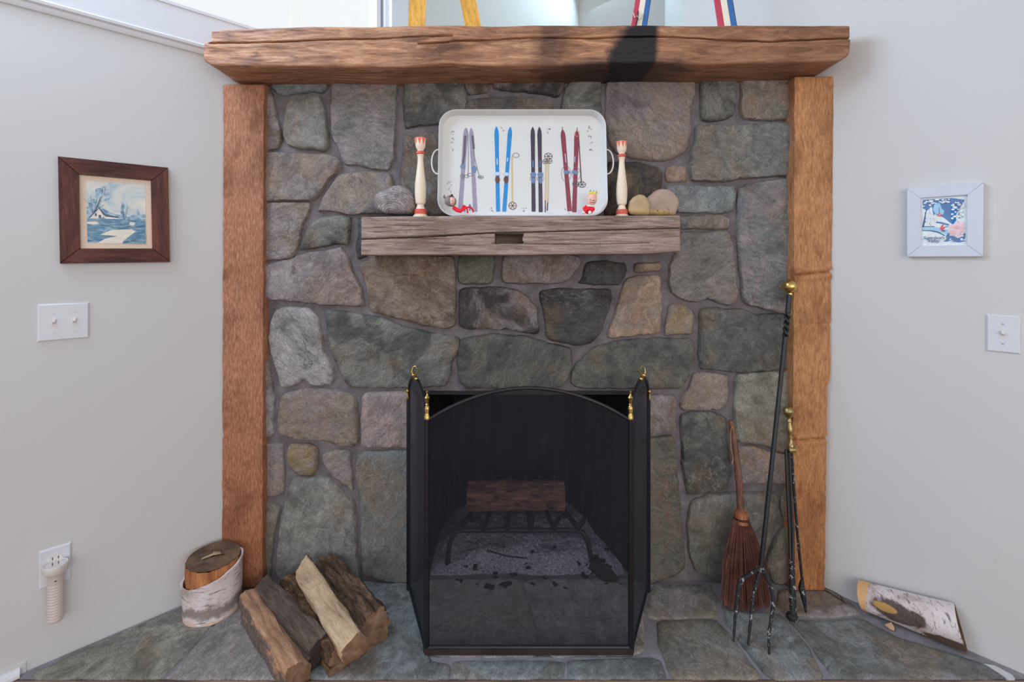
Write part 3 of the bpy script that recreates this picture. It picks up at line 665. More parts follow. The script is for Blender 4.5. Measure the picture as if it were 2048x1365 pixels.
# ------------------------------------------------------------------ fire screen
SX0, SX1, YS = W(855, 0, 1.463).x, W(1260, 0, 1.463).x, 1.463
PL, PR = (W(818, 0, 1.745).x, 1.745), (W(1296, 0, 1.738).x, 1.738)
fs_ = thing('fire_screen', 'black folding three-panel mesh fire screen with brass finials in front of the firebox', 'fire screen', (.05, 1.5, 0))
zs, zt = .735, .826
def arch(p0, p1, z_sp, z_top, n=24, inset=0.0, zb=.018):
    p0 = Vector((p0[0], p0[1], 0)); p1 = Vector((p1[0], p1[1], 0)); c = (p0 + p1) / 2; h = (p1 - p0) / 2; L = h.length; k = (L - inset) / L
    pts = []
    for i in range(n + 1):
        a = math.pi * (1 - i / n); p = c + h * k * math.cos(a); pts.append(Vector((p.x, p.y, z_sp + (z_top - inset - z_sp) * math.sin(a) ** .9)))
    return pts
def screen_panel(p0, p1, z_sp, z_top, label, seg=False):
    if seg:   # shallow segmental arch
        pts = []; n = 28
        for i in range(n + 1):
            t = i / n; x = p0[0] + (p1[0] - p0[0]) * t; pts.append(Vector((x, p0[1], z_sp + (z_top - z_sp) * (1 - (2*t - 1)**2) ** 1.0)))
    else: pts = arch(p0, p1, z_sp, z_top)
    a = Vector((p0[0], p0[1], .022)); b = Vector((p1[0], p1[1], .022))
    mb = MB().tube([a + Vector((0, 0, -.02)), a] + pts + [b, b + Vector((0, 0, -.02))], .0062, 8); mb.tube([a, b], .0058, 8)
    fr = mb.build('panel_frame', M['black_tube'], fs_)
    v = [a] + pts + [b]; n_ = len(v); mid = (a + b) / 2
    MB().add(v + [mid], [(i, i + 1, n_) for i in range(n_ - 1)]).build('wire_mesh', M['mesh'], fr, smooth=False)
    return fr
cf = screen_panel((SX0, YS), (SX1, YS), .728, .828, None, True)
MB().box((SX0 - .008, YS - .010, .004), (SX1 + .008, YS + .006, .022)).build('base_rail', simple('worn_base_rail', C3(52, 42, 40), .45, .2, .3, 12), cf, smooth=False)
for P, s in ((PL, -1), (PR, 1)):
    A = (SX0 - .008, YS + .004) if s < 0 else (SX1 + .008, YS + .004)
    screen_panel(A, P, .716, .823, None)
    MB().tube([(A[0] - s * .004, A[1] - .004, .0), (A[0] - s * .004, A[1] - .004, .735)], .0065, 8).build('hinge_post', M['black_tube'], fs_)
    MB().tube([(P[0] + s * .004, P[1] + .002, .0), (P[0] + s * .004, P[1] + .002, .715)], .006, 8).build('hinge_post', M['black_tube'], fs_)
    # turned brass finial at the front corner
    MB().lathe([(.009, .732), (.0095, .742), (.008, .744), (.0065, .752), (.0085, .764), (.0075, .770), (.004, .775), (.0065, .778), (.004, .781), (.0065, .788), (.0075, .797), (.009, .799), (.006, .803), (.003, .809), (.0022, .812), (.0038, .815), (.0035, .819), (.001, .821)],
               (SX0 - .001 if s < 0 else SX1 + .001, YS - .001, 0), 12).build('finial', M['brass'], fs_)
    MB().ball((P[0] + s * .002, P[1] - .012, .745), .0068, 10).lathe([(.004, .715), (.005, .722), (.003, .730), (.003, .74)], (P[0] + s * .002, P[1] - .012, 0), 8).build('finial', M['brass'], fs_)
    # brass carrying handle at the top of the arch: two balls joined by a curl
    t = .46; c = Vector((A[0] + (P[0] - A[0]) * t, A[1] + (P[1] - A[1]) * t, .831)); dr = Vector((P[0] - A[0], P[1] - A[1], 0)).normalized()
    nn = Vector((-dr.y, dr.x, 0))
    if nn.y > 0: nn = -nn
    hb_ = MB()
    for sg in (-1, 1):
        b0 = c + nn * .008 * 1 + dr * .028 * sg; hb_.ball(b0 + Vector((0, 0, .001)), .0068, 12)
        hb_.tube([b0, b0 + nn * .004 + Vector((0, 0, .012)) + dr * .006 * sg, b0 + Vector((0, 0, .024)) + dr * .010 * sg, b0 - nn * .008 + Vector((0, 0, .030)) + dr * .004 * sg, b0 - nn * .012 + Vector((0, 0, .022)) - dr * .004 * sg], [.0022, .0026, .0026, .002, .0012], 8)
    hb_.tube([c + nn * .008 + dr * .028, c + nn * .010, c + nn * .008 - dr * .028], .0022, 6); hb_.build('handle', M['brass'], fs_)
# ------------------------------------------------------------------ inside the firebox: grate, log, ash
gr = thing('fire_grate', 'black iron fire grate with upturned prongs standing in ash behind the mesh screen', 'fire grate', (.04, 2.0, 0))
gx0, gx1 = W(905, 0, 1.9).x, W(1170, 0, 1.9).x
MB().tube([(gx0 - .02, 1.88, 0), (gx0 - .01, 1.89, .09), (gx0 + .01, 1.9, .128), (gx0 + .04, 1.9, .136), (gx1 - .04, 1.9, .136), (gx1 - .01, 1.9, .128), (gx1 + .01, 1.89, .09), (gx1 + .03, 1.88, 0)], .010, 8).build('front_rail', M['black'], gr)
MB().tube([(gx0 + .05, 2.16, 0), (gx0 + .06, 2.15, .12), (gx0 + .09, 2.15, .136), (gx1 - .09, 2.15, .136), (gx1 - .06, 2.15, .12), (gx1 - .05, 2.16, 0)], .010, 8).build('back_rail', M['black'], gr)
for i in range(6):
    t = i / 5; x = gx0 + .03 + (gx1 - gx0 - .06) * t; xb = gx0 + .10 + (gx1 - gx0 - .20) * t; s = (t - .5) * .06
    MB().tube([(x + s, 1.875, .205), (x, 1.89, .15), ((x + xb) / 2, 2.02, .144), (xb, 2.17, .15), (xb, 2.20, .22)], [.010, .011, .009, .009, .008], 8).build('grate_bar', M['black'], gr)
def rough_log(name, P0, P1, section, m, mend, label, seed, n=26, amp=.004, group=None, cat='firewood', slant0=0, slant1=0, up=Vector((0, 0, 1)), bark=None):
    """log between two points; section = list of (lateral, up) corners, resampled; ends get their own part"""
    P0 = Vector(P0); P1 = Vector(P1); ax = (P1 - P0); L = ax.length; ax = ax.normalized(); side = ax.cross(up).normalized(); upv = side.cross(ax).normalized()
    S = resample(chaikin(list(section), 1), .007); k = len(S); vs = []; th = thing(name, label, cat, ((P0 + P1) / 2).to_tuple()[:2] + (min(P0.z, P1.z),), group=group)
    for i in range(n + 1):
        t = i / n; c = P0 + ax * L * t
        for j, (a, b) in enumerate(S):
            f = 1 + .10 * noise.noise(Vector((t * 2.2, seed, 1))) ; q = c + side * a * f + upv * b * f
            d = Vector((a, b)).normalized(); am = amp * (noise.noise(Vector((t * L * 16, a * 60, b * 60 + seed))) * 1.2 + noise.noise(Vector((t * L * 8, a * 160, b * 160 + seed))))
            q += side * d.x * am + upv * d.y * am
            sl = (slant0 * (1 - t) ** 3 + slant1 * t ** 3) * b; q += ax * sl
            q.z = max(q.z, .003); vs.append(q)
    fs = [(i*k + j, i*k + (j+1) % k, (i+1)*k + (j+1) % k, (i+1)*k + j) for i in range(n) for j in range(k)]
    MB().add(vs, fs).build('bark' if bark else 'split_face', m, th, angle=38)
    for i, sg in ((0, -1), (n, 1)):
        e = MB()
        ring = vs[i*k:(i+1)*k]; c = sum(ring, Vector()) / k; inner = [c + (p - c) * .55 + ax * sg * .0015 for p in ring]
        e.add(ring + inner + [c + ax * sg * .001], [(j, (j+1) % k, k + (j+1) % k, k + j) for j in range(k)] + [(k + j, k + (j+1) % k, 2*k) for j in range(k)])
        e.build('cut_end', mend, th, angle=60)
    return th
mend = wood_mat('cut_end_wood', C3(84, 62, 48), C3(122, 96, 76), C3(150, 122, 98), (6, 6, 6), 6, .85, .5)
mdarkend = wood_mat('dark_cut_end', C3(38, 32, 32), C3(56, 47, 45), C3(74, 62, 58), (6, 6, 6), 6, .85, .5)
rough_log('burnt_log', (-.19, 2.03, .215), (.225, 2.03, .215), [(-.05, -.04), (.05, -.05), (.055, .03), (0, .055), (-.05, .045)], M['char_red'], M['char'], 'scorched reddish log lying across the iron grate', 3, amp=.004, cat='log')
rough_log('burnt_log', (-.12, 2.12, .19), (.16, 2.10, .20), [(-.03, -.03), (.03, -.035), (.035, .03), (-.02, .035)], M['char'], M['char'], 'charred black log on the grate behind the reddish log', 5, amp=.005, cat='log')
def heap(name, x0, x1, y0, y1, fn, nx, ny, m, label, cat, kind=None):
    vs = [(x0 + (x1-x0)*i/nx, y0 + (y1-y0)*j/ny, fn(x0 + (x1-x0)*i/nx, y0 + (y1-y0)*j/ny)) for j in range(ny+1) for i in range(nx+1)]
    return MB().add(vs, [(j*(nx+1)+i, j*(nx+1)+i+1, (j+1)*(nx+1)+i+1, (j+1)*(nx+1)+i) for j in range(ny) for i in range(nx)]).build(name, m, None, base=(.05, y0, 0), label=label, cat=cat, kind=kind, angle=180)
def ashz(x, y):
    t = min(1, max(0, (y - 1.80) / .16)); w = .29 - (y - 1.8) * .20; e = min(1, max(0, (w + .17 - abs(x - .05)) / .10))
    return -.004 + (t * t * (3 - 2*t)) * e * (.034 + .03 * (y - 1.8) + .022 * noise.noise(Vector((x*9, y*9, 0))) + .008 * noise.noise(Vector((x*50, y*50, 3))) + .004 * noise.noise(Vector((x*130, y*130, 3))))
heap('ash_pile', -.32, .44, 1.80, 2.29, ashz, 120, 80, M['ash'], 'heap of pale grey wood ash under the fire grate', 'ash', 'stuff')
em = MB(); r_ = random.Random(4)
for i in range(60):
    x = r_.uniform(-.22, .42); y = r_.gauss(1.83, .05); z = max(0, ashz(x, y)); s = r_.uniform(.001, .006) * (1 if r_.random() < .85 else 2); a = r_.uniform(0, 3)
    Mx = Matrix.Translation((x, y, z + s * .4)) @ Matrix.Rotation(a, 4, 'Z')
    em.box((-s * 1.6, -s, -s * .5), (s * 1.6, s * .8, s * .5), Mx)
em.tube([(-.10, 1.90, .055), (-.02, 1.87, .05), (.06, 1.86, .048)], .003, 5); em.tube([(.32, 1.86, .02), (.36, 1.80, .03), (.40, 1.79, .01)], [.02, .03, .01], 7)
em.build('embers', M['char'], None, base=(.05, 1.8, 0), label='scattered charred bits and twigs on the firebox floor in front of the ash', cat='embers', kind='stuff')

# ------------------------------------------------------------------ firewood on the hearth
ZR = -2.37      # the split logs all lie the same way, so their grain runs along this heading
def with_bark(base_fn, th, rgb, sgn=1):      # one long side of the split log keeps its dark bark
    m = base_fn; t = NT.__new__(NT); t.m = m; t.t = m.node_tree; t.n = t.t.nodes; t.b = t.n['Principled BSDF']; t.out = t.n['Material Output']
    src = t.b.inputs['Base Color'].links[0].from_socket; X, Yc, Z = xyz(t)
    p = t.math('ADD', t.math('MULTIPLY', X, .70 * sgn), t.math('MULTIPLY', Yc, .71 * sgn)); p = t.math('ADD', p, t.math('MULTIPLY', t.math('SUBTRACT', t.noise(t.coord(), 14, 5, .7), .5), .03))
    bk = t.ramp(t.noise(t.coord(), 60, 5, .75), [(.3, sh(C3(*rgb), .55)), (.7, sh(C3(*rgb), 1.4))])
    t.link(t.mix(t.sstep(p, th, th + .006), src, bk), t.b.inputs['Base Color']); return m
mA = with_bark(wood_mat('split_orange_wood', C3(132, 96, 76), C3(166, 128, 102), C3(190, 154, 128), (1, 7, 7), 6, .8, .5, zrot=ZR), .029, (96, 84, 78), -1)
mB = wood_mat('grey_split_wood', C3(64, 56, 52), C3(98, 86, 78), C3(126, 112, 102), (1.2, 9, 9), 7, .9, 1.2, zrot=ZR)
mC = wood_mat('flaky_brown_bark', C3(44, 32, 26), C3(100, 76, 58), C3(160, 128, 98), (2.5, 6, 6), 9, .95, 1.6, zrot=ZR, dist=1.2)
mD = with_bark(wood_mat('pale_yellow_split_wood', C3(140, 118, 94), C3(176, 152, 124), C3(194, 174, 148), (1, 7, 7), 5, .8, .5, zrot=ZR), .016, (88, 70, 56))
mE = wood_mat('ridged_brown_bark', C3(46, 35, 28), C3(108, 86, 70), C3(164, 136, 112), (2, 7, 7), 8, .95, 1.8, zrot=ZR, dist=1.0)
GW = 'split firewood logs on the hearth'
lA = rough_log('firewood_log', (-.615, 1.345, .036), (-.900, 1.625, .036), [(-.040, -.036), (.034, -.036), (.040, .004), (.014, .034), (-.030, .036)], mA, mend, 'orange-faced split log, leftmost of the five lying on the hearth', 11, amp=.004, slant1=.9, group=GW)
lB = rough_log('firewood_log', (-.575, 1.425, .045), (-.880, 1.680, .044), [(-.046, -.042), (.040, -.044), (.046, .0), (.010, .048), (-.036, .026)], mB, mdarkend, 'grey weathered split log with a dark end, between orange and flaky brown logs', 12, amp=.006, slant1=.35, group=GW)
lC = rough_log('firewood_log', (-.500, 1.410, .040), (-.790, 1.700, .048), [(-.048, -.040), (.040, -.042), (.044, .002), (.008, .036), (-.040, .036)], mC, mend, 'low log with flaky dark brown bark, half hidden under the pale yellow log', 13, amp=.011, slant1=.7, group=GW)
lD = rough_log('firewood_log', (-.462, 1.388, .082), (-.722, 1.672, .112), [(-.034, -.034), (.038, -.040), (.042, .0), (.008, .044), (-.044, .014)], mD, mend, 'pale yellow split log with long cracks, second from the right', 14, amp=.004, slant1=1.1, group=GW)
lE = rough_log('firewood_log', (-.430, 1.490, .060), (-.672, 1.735, .072), [(-.046, -.056), (.040, -.060), (.050, .004), (.020, .058), (-.032, .062), (-.050, .02)], mE, mend, 'thick log with ridged brown bark, rightmost of the five', 15, amp=.011, slant1=.35, group=GW)

# ------------------------------------------------------------------ birch pieces
def birch_mat(name, grain):
    t = NT(name); v = t.coord(grain); n = t.noise(v, 9, 6, .7, .3); g = t.noise(t.coord(), 9, 4, .6, .6); s = t.noise(t.coord((1, 1, 1)), 60, 4, .7)
    c = t.ramp(g, [(.32, C3(150, 134, 128)), (.46, C3(196, 184, 184)), (.7, C3(208, 200, 204))])
    c = t.mix(t.math('MULTIPLY', t.sstep(n, .55, .64), .8), c, C3(98, 80, 74)); c = t.mix(t.math('MULTIPLY', t.sstep(t.noise(t.coord(grain), 26, 4, .7), .60, .68), .7), c, C3(84, 68, 62))
    c = t.mix(t.math('MULTIPLY', t.sstep(s, .66, .74), .5), c, C3(96, 80, 74)); t.bump(n, .5, .004)
    return t, c
t, c = birch_mat('birch_bark', (2, 2, 12))
X, Yc, Z = xyz(t); nz = t.math('MULTIPLY', t.math('SUBTRACT', t.noise(t.coord(), 22, 4), .5), .05)
zb = t.math('ADD', Z, t.math('MULTIPLY', nz, 1.4)); band = t.math('MULTIPLY', t.sstep(zb, .018, .034), t.sstep(zb, .068, .050)); side_ = t.sstep(t.math('ADD', X, nz), -.085, -.05)
c = t.mix(t.math('MULTIPLY', t.math('MULTIPLY', band, side_), .8), c, C3(112, 98, 94)); c = t.mix(t.math('MULTIPLY', t.sstep(zb, .016, .010), .7), c, C3(204, 164, 142))
M['birch'] = t.fin(c, .8, 0, .3)
bt = Vector((W(427, 0, 1.655).x, 1.655, 0))
st = thing('birch_stump', 'upright birch stump with loose white bark beside the left post', 'log', bt)
def ringpt(a, r, z, sd=0): 
    rr = r * (1 + .05 * noise.noise(Vector((math.cos(a)*1.3, math.sin(a)*1.3, z*4 + sd)))); return Vector((rr * math.cos(a), rr * math.sin(a), z))
mb = MB(); n = 48; rows = 14; vs = []
def barktop(a): return .146 + .028 * math.cos(a - .7) + .006 * noise.noise(Vector((math.cos(a)*3, math.sin(a)*3, 1)))
for lay, dr_ in ((0, .0), (1, -.004)):
    for j in range(rows + 1):
        for k in range(n):
            a = 2*math.pi*k/n; z = .002 + (barktop(a) - .002) * j/rows; p = ringpt(a, .090 + dr_ + (.003 if j > rows - 2 and lay == 0 else 0), z); vs.append(bt + p)
def gid(l, j, k): return l*(rows+1)*n + j*n + k % n
fs = [(gid(0,j,k), gid(0,j,k+1), gid(0,j+1,k+1), gid(0,j+1,k)) for j in range(rows) for k in range(n)] + [(gid(1,j,k+1), gid(1,j,k), gid(1,j+1,k), gid(1,j+1,k+1)) for j in range(rows) for k in range(n)] + [(gid(0,rows,k), gid(0,rows,k+1), gid(1,rows,k+1), gid(1,rows,k)) for k in range(n)]
mb.add(vs, fs).build('bark', M['birch'], st, angle=70)
vs = [bt + ringpt(2*math.pi*k/n, .080 + (.002 * math.sin(k*2.3)), z, 2) + Vector((0, 0, (.006 * math.cos(2*math.pi*k/n - 2.2)) if z > .1 else 0)) for z in (.004, .10, .14, .176, .184) for k in range(n)]
mb = MB().add(vs, [(j*n+k, j*n+(k+1) % n, (j+1)*n+(k+1) % n, (j+1)*n+k) for j in range(4) for k in range(n)])
mb.build('heartwood', wood_mat('orange_birch_wood', C3(110, 66, 38), C3(166, 108, 68), C3(194, 138, 94), (8, 8, 1), 5, .8, .6), st)
vs = [bt + ringpt(2*math.pi*k/n, r, 0, 2) + Vector((0, 0, .184 + .006 * math.cos(2*math.pi*k/n - 2.2) * r/.08 + (.0012 * math.sin(r * 800)))) for r in (.081, .070, .06, .05, .04, .03, .02, .01, .002) for k in range(n)]
mb = MB().add(vs, [(j*n+k, j*n+(k+1) % n, (j+1)*n+(k+1) % n, (j+1)*n+k) for j in range(8) for k in range(n)])
def rings_mat():
    t = NT('end_grain_rings'); X, Yc, Z = xyz(t); r = t.math('SQRT', t.math('ADD', t.math('MULTIPLY', X, X), t.math('MULTIPLY', Yc, Yc)))
    w = t.math('SINE', t.math('MULTIPLY', t.math('ADD', r, t.math('MULTIPLY', t.noise(t.coord(), 12, 3), .02)), 900)); n1 = t.noise(t.coord(), 14, 5, .7)
    c = t.ramp(n1, [(.35, C3(74, 60, 50)), (.6, C3(112, 90, 72)), (.75, C3(150, 118, 88))]); c = t.mix(.3, c, t.ramp(w, [(0, (.5, .5, .5)), (1, (1.2, 1.2, 1.2))]), 'MULTIPLY')
    t.bump(n1, .5, .004); return t.fin(c, .85, 0, .2)
M['rings'] = rings_mat(); mb.build('cut_top', M['rings'], st)
MB().tube([bt + Vector((-.03, -.02, .187)), bt + Vector((.0, .0, .192)), bt + Vector((.03, .012, .189))], [.003, .006, .003], 6, flat=.6).tube([bt + Vector((.02, .02, .187)), bt + Vector((-.005, .005, .192))], [.002, .005], 6).build('wood_splinter', mD, st)

# half birch log against the right wall
P0, P1 = Vector((1.243, 1.664, 0)), Vector((1.411, 1.489, 0)); ax = (P1 - P0).normalized(); nn = RN.copy(); L = (P1 - P0).length
hl = thing('birch_log', 'split birch log with white bark and a dark knot leaning against the right wall', 'log', (P0 + P1) / 2)
n, k = 30, 22; vs = []
for i in range(n + 1):
    t_ = i / n
    H = .088 + .034 * t_; Bq = .066 - .016 * t_; lift = .004
    for j in range(k + 1):
        a = math.pi * (j / k) - math.pi / 2
        b = Bq * math.cos(a) * (1 + .05 * noise.noise(Vector((t_*3, j*.2, 5)))); z = lift + H * (math.sin(a) + 1) / 2 + (0.0 + .012 * t_)*(1 if j > k*.2 else 0)
        sl = t_**6 * (.03 * (1 - (math.sin(a) + 1) / 2) - .006) - (1-t_)**6 * .012 * math.sin(a)
        vs.append(P0 + ax * (L * t_ + sl) + nn * (b + .004) + Vector((0, 0, z)))
kk = k + 1
fs = [(i*kk+j, i*kk+j+1, (i+1)*kk+j+1, (i+1)*kk+j) for i in range(n) for j in range(k)]
t, c = birch_mat('birch_bark_horizontal', (10, 3, 3)); 
hc = (P0 + P1) / 2
def loc(px_, py_, Y): p = W(px_, py_, Y); return p - hc
kn = loc(1778, 1218, 1.57)
X, Yc, Z = xyz(t)
def blob(t, c0, rx, rz, wob=.012):
    nzz = t.math('MULTIPLY', t.math('SUBTRACT', t.noise(t.coord(), 40, 4), .5), wob * 2)
    dx = t.math('DIVIDE', t.math('ADD', t.math('SUBTRACT', X, c0[0]), nzz), rx); dz = t.math('DIVIDE', t.math('ADD', t.math('SUBTRACT', Z, c0[2]), nzz), rz)
    return t.math('SQRT', t.math('ADD', t.math('MULTIPLY', dx, dx), t.math('MULTIPLY', dz, dz)))
c = t.mix(t.math('MULTIPLY', t.sstep(blob(t, (kn.x + .012, 0, kn.z - .002), .055, .034, .02), 1.1, .8), .9), c, C3(58, 44, 40))
c = t.mix(t.math('MULTIPLY', t.sstep(blob(t, (kn.x - .014, 0, kn.z + .004), .024, .013, .004), 1.05, .85), 1), c, C3(168, 128, 78))
lo2 = loc(1905, 1290, 1.47); c = t.mix(t.sstep(blob(t, (lo2.x, 0, lo2.z + .002), .05, .020, .02), 1.1, .8), c, C3(92, 74, 64))
le = loc(1716, 1200, 1.655); al = t.math('ADD', t.math('MULTIPLY', X, ax.x), t.math('MULTIPLY', Yc, ax.y)); c = t.mix(t.sstep(al, -L / 2 + .021, -L / 2 + .017), c, C3(198, 156, 112))
M['birch2'] = t.fin(c, .8, 0, .3); MB().add(vs, fs).build('bark', M['birch2'], hl, angle=70)
fs = [(i*kk, (i+1)*kk, (i+1)*kk+k, i*kk+k) for i in range(n)] + [tuple(range(k, -1, -1)), tuple(n*kk + j for j in range(kk))]
MB().add(vs, fs).build('split_face', mC, hl, angle=30)
p = G(1781, 1258); MB().add([(p.x-.010, p.y+.01, .002), (p.x+.012, p.y+.012, .002), (p.x+.010, p.y-.004, .003), (p.x+.002, p.y-.012, .002), (p.x-.008, p.y-.006, .003)] + [(p.x-.010, p.y+.01, .006), (p.x+.012, p.y+.012, .012), (p.x+.010, p.y-.004, .007), (p.x+.002, p.y-.012, .004), (p.x-.008, p.y-.006, .006)],
    [(4,3,2,1,0), (5,6,7,8,9)] + [(i, (i+1) % 5, (i+1) % 5 + 5, i + 5) for i in range(5)]).build('wood_chip', simple('tan_chip', C3(196, 158, 128), .8), None, base=(p.x, p.y, 0), label='small tan bark chip on the slate below the leaning birch log', cat='wood chip')
p = G(1660, 1190); MB().tube([(p.x - .02, p.y + .035, .003), (p.x + .0, p.y + .0, .006), (p.x + .022, p.y - .045, .003)], .0016, 5).tube([(p.x + .020, p.y - .042, .004), (p.x + .024, p.y - .02, .010)], .0012, 5).build('twig', M['char'], None, base=(p.x, p.y, 0), label='thin dark forked twig on the hearth at the foot of the right post', cat='twig')

# ------------------------------------------------------------------ hearth tools
bt_ = W(1462, 842, 1.752); bb = G(1497, 1228) + Vector((0, .02, 0)); bn = W(1481, 1018, 1.716)
br = thing('hearth_broom', 'twig hearth broom with reddish bristles and a bamboo handle leaning on the stones', 'broom', (bb.x, bb.y, 0))
mh = wood_mat('bamboo_handle', C3(74, 50, 42), C3(106, 74, 60), C3(130, 96, 80), (8, 8, 2), 8, .45, .3)
hp = []; hr = []
for i in range(33):
    t_ = i / 32; p = bt_.lerp(bn, t_) + Vector((.006 * math.sin(t_ * math.pi), 0, 0)); hp.append(p)
    r = .0095 + .003 * t_
    for kx in (.02, .10, .58, .66): r += .0028 * math.exp(-((t_ - kx) / .015)**2)
    hr.append(r)
MB().tube(hp, hr, 12).build('handle', mh, br)
d_ = (bb - bn).normalized(); c0 = bn
MB().tube([c0, c0 + d_ * .012, c0 + d_ * .03, c0 + d_ * .05], [.012, .029, .031, .028], 16, flat=.75).build('bristle_collar', wood_mat('orange_bristle_collar', C3(112, 66, 44), C3(160, 98, 66), C3(182, 122, 86), (20, 20, 1), 5, .8, .6), br)
MB().tube([c0 + d_ * .030, c0 + d_ * .038], [.0325, .0325], 16, flat=.77).build('binding', simple('dark_cord', C3(60, 42, 36), .8), br)
bm_a, bm_b = MB(), MB(); r_ = random.Random(9); side = Vector((1, 0, 0)); fr_ = d_.cross(side).normalized()
if fr_.y > 0: fr_ = -fr_
Lb = (bb - c0).length
for i in range(620):
    u, w = r_.uniform(-1, 1), r_.uniform(-1, 1)
    if u*u + w*w > 1: continue
    Lx = Lb * r_.uniform(.93, 1.01) * (1 - .05 * u * u); s0 = c0 + d_ * .035 + side * u * .026 + fr_ * w * .018
    e = c0 + d_ * Lx + side * (u * .092 + r_.gauss(0, .004) + .004) + fr_ * (w * .030 + r_.gauss(0, .003)); mid = s0.lerp(e, .5) + side * (u * .012 + r_.gauss(0, .003)) + fr_ * (w * .010)
    e.z = max(e.z, .002); e.y = min(e.y, 1.77); (bm_a if (w < .3 and r_.random() < .55 - .4 * abs(u)) else bm_b).tube([s0, mid, e], [.0014, .0013, .0008], 3, cap=False)
bm_b.build('bristles', simple('dark_red_bristle', C3(104, 66, 58), .7, 0, .3, 40), br, kind='stuff')
bm_a.build('bristles', simple('orange_red_bristle', C3(182, 116, 86), .7, 0, .3, 40), br, kind='stuff')
MB().tube([bt_ + Vector((.0, -.012, -.015)), bt_ + Vector((.016, -.012, -.06)), bt_ + Vector((.002, -.014, -.135)), bt_ + Vector((-.006, -.014, -.10)), bt_ + Vector((-.006, -.012, -.03)), bt_ + Vector((0, -.012, -.015))], .0013, 5).tube([bt_ + Vector((.002, -.014, -.135)), bt_ + Vector((-.003, -.014, -.155))], .002, 5).build('hanging_loop', simple('pale_leather_cord', C3(160, 116, 90), .8), br)

top = W(1580, 573, 1.725); tips = [G(1467, 1285), G(1496, 1293), G(1538, 1312)]; spl = W(1521, 1140, 1.60)
fk = thing('fire_fork', 'tall black iron fire fork with a brass ball and three ash-covered tines', 'fire fork', tips[1])
def interp(px, py, Yc_): return W(px, py, Yc_)
def Yat(py): return 1.725 + (1.60 - 1.725) * (py - 573) / (1140 - 573)
MB().ball(top, .0255, 20).build('ball_knob', M['brass'], fk)
MB().lathe([(.0085, -.036), (.0095, -.030), (.0085, -.022)], top, 12).build('ferrule', M['brass'], fk)
pts = []; rad = []
def fx(py): return 1579 - (py - 590) * (7 / 70) if py < 660 else 1572 - (py - 660) * (50 / 475)
mb = MB()
for i in range(6):
    py = 590 + (626 - 590) * i / 5; pts.append(interp(fx(py), py, Yat(py))); rad.append(.0085)
mb.tube(pts, rad, 10); n_ = 60; w1, w2 = [], []
for i in range(n_ + 1):
    py = 624 + (676 - 624) * i / n_; c_ = interp(fx(py), py, Yat(py)); a = 2 * math.pi * i / n_ * 2.1
    o_ = Vector((math.cos(a), math.sin(a), 0)) * .0052; w1.append(c_ + o_); w2.append(c_ - o_)
mb.tube(w1, .0052, 8).tube(w2, .0052, 8)
mb.tube([interp(fx(py), py, Yat(py)) for py in range(674, 1141, 20)], .0078, 10)
mb.build('shaft', M['black'], fk)
def tine(pp, Ys, m, tip, rad0=.0068):
    P = [interp(x, y, Yq) for (x, y), Yq in zip(pp, Ys)] + [tip + Vector((0, 0, .002))]; Q = []
    for a, b in zip(P, P[1:]):
        for q in range(5): Q.append(a.lerp(b, q / 5) + Vector((.0012 * noise.noise(Vector((a.x*90, q, a.z*40))), 0, 0)))
    Q.append(P[-1]); N_ = len(Q)
    MB().tube(Q, [rad0 * (1 - .55 * (i / N_)**3) * (1 + .12 * math.sin(i * 2.1)) for i in range(N_)], 8).build('tine', m, fk)
tine([(1521, 1136), (1505, 1146), (1486, 1158), (1478, 1172), (1474, 1200), (1470, 1240)], [1.60, 1.59, 1.575, 1.567, 1.555, 1.535], M['iron_ash'], tips[0])
tine([(1522, 1136), (1518, 1150), (1512, 1170), (1507, 1195), (1502, 1235)], [1.60, 1.59, 1.575, 1.56, 1.535], M['iron_ash'], tips[1])
tine([(1523, 1136), (1532, 1152), (1540, 1168), (1547, 1195), (1545, 1225), (1538, 1265)], [1.60, 1.59, 1.573, 1.555, 1.53, 1.50], M['iron_ash'], tips[2])

tt = W(1577, 824, 1.728); f1, f2 = G(1586, 1243), G(1611, 1228)
tg = thing('fire_tongs', 'black fireplace tongs with a turned brass handle leaning beside the right post', 'tongs', f1)
ax_ = (W(1583, 905, 1.712) - tt); axn = ax_.normalized(); Rm = axn.to_track_quat('-Z', 'Y').to_matrix().to_4x4()
L_ = ax_.length; sc = L_ / 81.0
prof = [(1,11),(5,10.6),(8.5,8),(10.5,3),(10.8,.8),(11.1,0),(10.8,-.8),(10.4,-3),(8.5,-8),(5,-10.8),(3.8,-13),(4.2,-16),(5,-18),(5.4,-20),(4.2,-21.5),(4.6,-25),(6.5,-31),(7.2,-36),(6.4,-41),(4.6,-46),(4.6,-49),(6.2,-50.5),(6.2,-52),(4.2,-53.5),(4,-58),(5,-64),(6.5,-66),(6.5,-70),(3,-71)]
MB().lathe([(r * sc, z * sc) for r, z in prof], tt, 20, Rm).build('brass_handle', M['brass_dull'], tg)
pv = tt + axn * (72 * sc); MB().tube([pv + Vector((-.014, -.004, -.006)), pv + Vector((.010, -.004, -.006))], .0115, 14).build('pivot', M['brass_dull'], tg)
def leg(pp, Ys, rr, m, nm='tongs_leg'):
    P = [W(x, y, Yq) for (x, y), Yq in zip(pp, Ys)]; return MB().tube(P, rr, 8).build(nm, m, tg)
leg([(1572, 900), (1575, 980), (1579, 1060), (1581, 1130)], [1.712, 1.69, 1.67, 1.645], .0055, M['black'])
leg([(1579, 902), (1582, 980), (1586, 1060), (1586, 1130)], [1.708, 1.688, 1.668, 1.643], .005, M['black'])
leg([(1583, 1120), (1584, 1150), (1585, 1200), (1586, 1238)], [1.648, 1.638, 1.618, 1.600], [.009, .0105, .0115, .011], M['iron_ash'])
